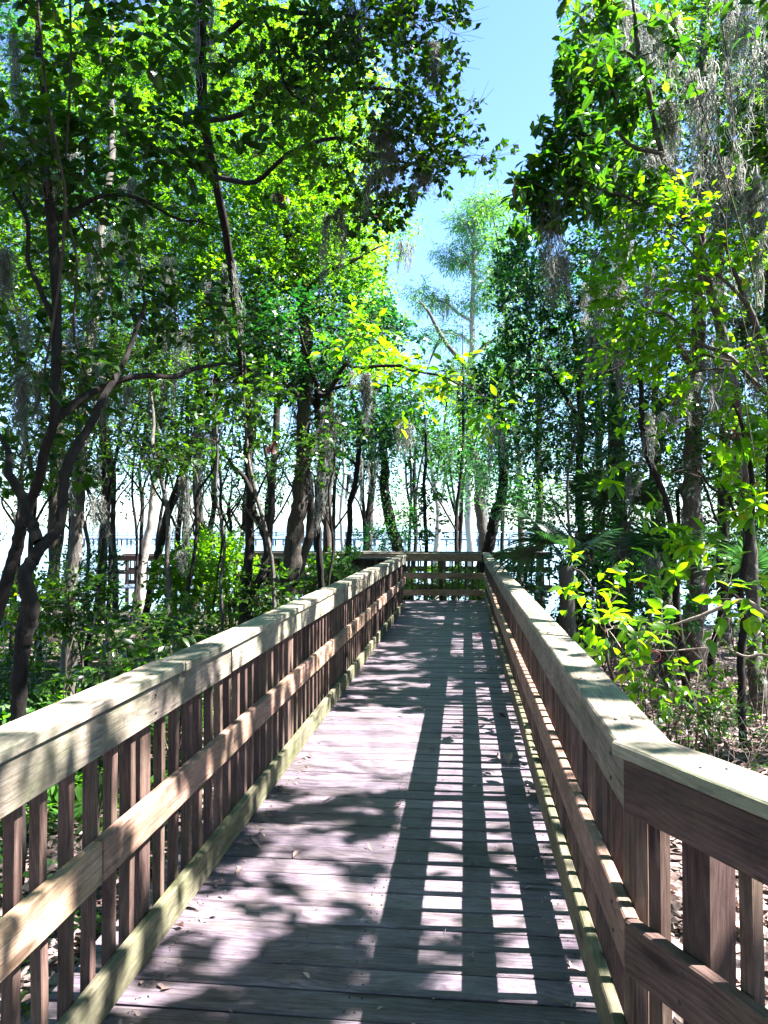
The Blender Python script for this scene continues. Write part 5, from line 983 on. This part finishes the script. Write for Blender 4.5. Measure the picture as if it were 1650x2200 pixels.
for a in [('pale moss hanging over the magnolia limb at the top right', 1395, 300, 7.6, 170, 40), ('moss tassel below the top magnolia whorls', 1240, 210, 7.3, 130, 26), ('pair of moss tassels at the upper right, left of the thin vine', 1465, 20, 7, 180, 50), ('moss tassels high up between the two thin vines', 1555, 330, 7, 200, 40), ('moss tassels at the top of the right edge', 1640, 80, 7.4, 220, 40), ('pale moss on the slim grey trunk', 1350, 470, 10, 180, 50), ('pale moss right of the evergreen crown', 1410, 560, 8.4, 140, 40), ('moss tassel in front of the evergreen crown', 1270, 690, 11, 130, 36), ('pale moss below the sunlit bush at right', 1590, 930, 8, 130, 40), ('pale moss left of the spotted trunk, mid height', 1400, 880, 9, 120, 36), ('moss tassel at the lower right by the crooked stem', 1360, 1010, 9.4, 90, 26), ('moss hanging deep in the right wood', 1540, 560, 9.4, 200, 60), ('moss in the upper left corner', 40, 60, 6.6, 180, 50), ('moss high on the leaning trunk at left', 100, 240, 6, 170, 36), ('pale moss on the grey trunk in the upper left', 150, 300, 11, 200, 50), ('moss tassel under the upper left boughs', 280, 380, 8.4, 150, 40), ('pale moss left of the oak trunk', 330, 540, 9.6, 160, 50), ('pale moss streak on the oak trunk at mid height', 480, 560, 9.8, 180, 40), ('moss at the far left over the leaning limb', 40, 800, 6.4, 170, 40), ('pale moss behind the forked trunk', 170, 960, 9.4, 160, 46), ('moss in front of the mossy trunk base', 215, 1060, 9.6, 120, 30), ('pale moss above the lookout platform', 310, 930, 12, 130, 46), ('moss left of the slanting stem', 360, 800, 11, 150, 44), ('moss tassel under the oak bough near the sky gap', 720, 440, 7, 140, 34), ('moss tassel on the oak bough at the top center', 640, 160, 7.4, 160, 36), ('moss hanging at the top beside the sky gap', 930, 90, 6.4, 130, 24), ('pale moss on the second stem of the thick trunk', 665, 1000, 11, 120, 26), ('moss under the yellow-green sprays', 860, 900, 10, 90, 24), ('thin moss in the lakeside branches left of the ivy tree', 760, 1010, 16, 80, 20), ('moss on the leaning leafy trunk at the far corner', 1060, 900, 18, 110, 34)]:
    moss(*a)
# dead leaf clusters caught in branches
def deadclump(label, px, py, d, n=9, L=.10):
    c = P(px, py, d); g = Geo(); pos = c + rng.normal(0, .03, (n, 3)); Y = unit(rng.normal(0, .5, (n, 3)) + [0, 0, -1])
    r = empty('dead_leaf_cluster', c, label, 'leaf cluster')
    X, Z = leaf_frames(Y, .2, .8); me = one_leaf_mesh('wide', M['dead'])
    for p, x, y_v, z in zip(pos, X, Y, Z):
        s = L * random.uniform(.7, 1.2); q = p - c
        link('leaf', me, r, Matrix(((x[0] * s, y_v[0] * s, z[0] * s, q[0]), (x[1] * s, y_v[1] * s, z[1] * s, q[1]), (x[2] * s, y_v[2] * s, z[2] * s, q[2]), (0, 0, 0, 1))))
deadclump('dark red dead leaves hanging in front of the thick trunk', 583, 960, 8, 9)
deadclump('dark red dead leaves in the yellow-green canopy at upper left', 600, 415, 8, 7)
deadclump('purple-brown dead leaves hanging in the bright magnolia sprays at right', 1583, 930, 7, 8)
deadclump('brown curled leaves beside the spotted trunk', 1500, 1180, 7.4, 6)
deadclump('brown curled leaves left of the spotted trunk, lower', 1385, 1240, 7, 5)
deadclump('single rust-red leaf pair hanging over the small bright plant', 1457, 1470, 5.6, 2, .08)
# red ring hooked on a twig
g = Geo(); th = np.linspace(0, 2 * PI, 25); c = P(1408, 1410, 5.2); tube(g, c + .036 * (np.cos(th)[:, None] * cR + np.sin(th)[:, None] * np.array([0, 0.2, .98])), .0016, 6)
tag(g.obj('red_ring', M['red'], origin=c, place=True), 'thin red ring hooked among the twigs behind the right railing', 'ring')
# ------------------------------------------------------------------ fallen leaves and bits on the boards
for (px, py, s, mname, kind, lab) in [(605, 1698, .045, 'dead', 'wide', 'small red leaf on the boards near the left toe board, in the sunlit patch'), (540, 1812, .075, 'litter', 'narrow', 'curled grey leaf on the boards below the left rail, beside the red leaf'), (402, 1948, .055, 'litter', 'ell', 'pale oval leaf touching the left toe board'), (366, 1994, .045, 'dead', 'oak', 'small brown leaf just below the pale oval leaf'), (520, 1870, .05, 'litter', 'ell', 'pale flake of leaf in shade left of center'), (570, 2055, .03, 'litter', 'oak', 'tiny crumpled leaf in the near left sun patch'), (850, 1738, .05, 'litter', 'wide', 'white leaf beside the edge of the long rail shadow'), (918, 1613, .05, 'litter', 'wide', 'pale leaf on the long rail shadow, farther up'), (716, 1724, .075, 'litter', 'narrow', 'narrow tan leaf in the leafy shade on the left'), (1092, 1632, .10, 'litter', 'wide', 'big curled pale leaf in the striped light on the right'), (1068, 1625, .07, 'litter', 'narrow', 'wispy curled leaf touching the big curled leaf'), (985, 1556, .06, 'litter', 'ell', 'leaf lying between the two light stripes, far'), (857, 1538, .06, 'litter', 'ell', 'pale leaf at the far end of the bright patch'), (1070, 1540, .06, 'dead', 'wide', 'brown leaf by the right rail beyond the curled leaf'), (1026, 1370, .09, 'dead', 'wide', 'dark leaf on the blue shaded boards, near the far end'), (1060, 1440, .08, 'litter', 'wide', 'leaf by the right toe board in the blue shade'), (800, 1520, .06, 'litter', 'narrow', 'narrow leaf left of the pale leaf in mid walk'), (660, 1625, .05, 'litter', 'ell', 'small leaf at the left toe board beside the bright patch'), (790, 1820, .05, 'litter', 'narrow', 'thin leaf sliver in the shade near the middle'), (1025, 1865, .04, 'litter', 'ell', 'tiny leaf on the dark stripe between the light windows'), (640, 1835, .045, 'litter', 'ell', 'pale bit of leaf in the mid left shade'), (1020, 2070, .04, 'litter', 'oak', 'tiny pale leaf on the near dark stripe')]:
    V, T, rib = TPL[kind]; V = V.copy(); V[:, 2] += .55 * V[:, 0] ** 2 * 4 + .35 * (V[:, 1] - .5) ** 2; V *= s * 1.25; V[:, 2] -= V[:, 2].min(); g = Geo(); g.add(V, T=T, rib=rib, tone=.55 + .3 * random.random())
    c = G(px, py, 0.0); o = g.obj('fallen_leaf', M[mname]); o.location = (c[0], c[1], .004); o.rotation_euler = (random.uniform(-.1, .1), random.uniform(-.1, .1), random.uniform(0, 6.28))
    tag(o, lab, 'leaf', 'dry leaves fallen on the boards')
g = Geo()
for i in range(150):
    a = np.array([rng.uniform(-1.12, .38), 2.3 + 10 * rng.random() ** 1.6, .004]); k = rng.normal(0, .02, 2); p, r = catmull([a, a + [k[0], k[1], .006], a + [k[0] * 2 + rng.normal(0, .012), k[1] * 2 + rng.normal(0, .012), .0]], [.0011, .001, .0007], 4); tube(g, p, r, 3, tone=.9 * rng.random())
tag(g.obj('plant_debris', M['moss']), kind='stuff')
# crumbs of leaf lying in the corners of the boards
n = 520; e = rng.random(n); x = np.where(e < .4, XL + .03 + .10 * rng.random(n) ** 1.5, np.where(e < .75, XR - .02 - .16 * rng.random(n) ** 1.5, rng.uniform(XL, XR, n))); y = 2.3 + 12 * rng.random(n) ** 1.4
Y = unit(rng.normal(0, 1, (n, 3)) * [1, 1, .12]); g = Geo(); add_leaves(g, 'ell', np.stack([x, y, .006 + .004 * rng.random(n)], 1), Y, .014 + .03 * rng.random(n) ** 2, rng.random(n) * .9, 1.0, .15)
tag(g.obj('leaf_crumbs', M['litter']), kind='stuff')
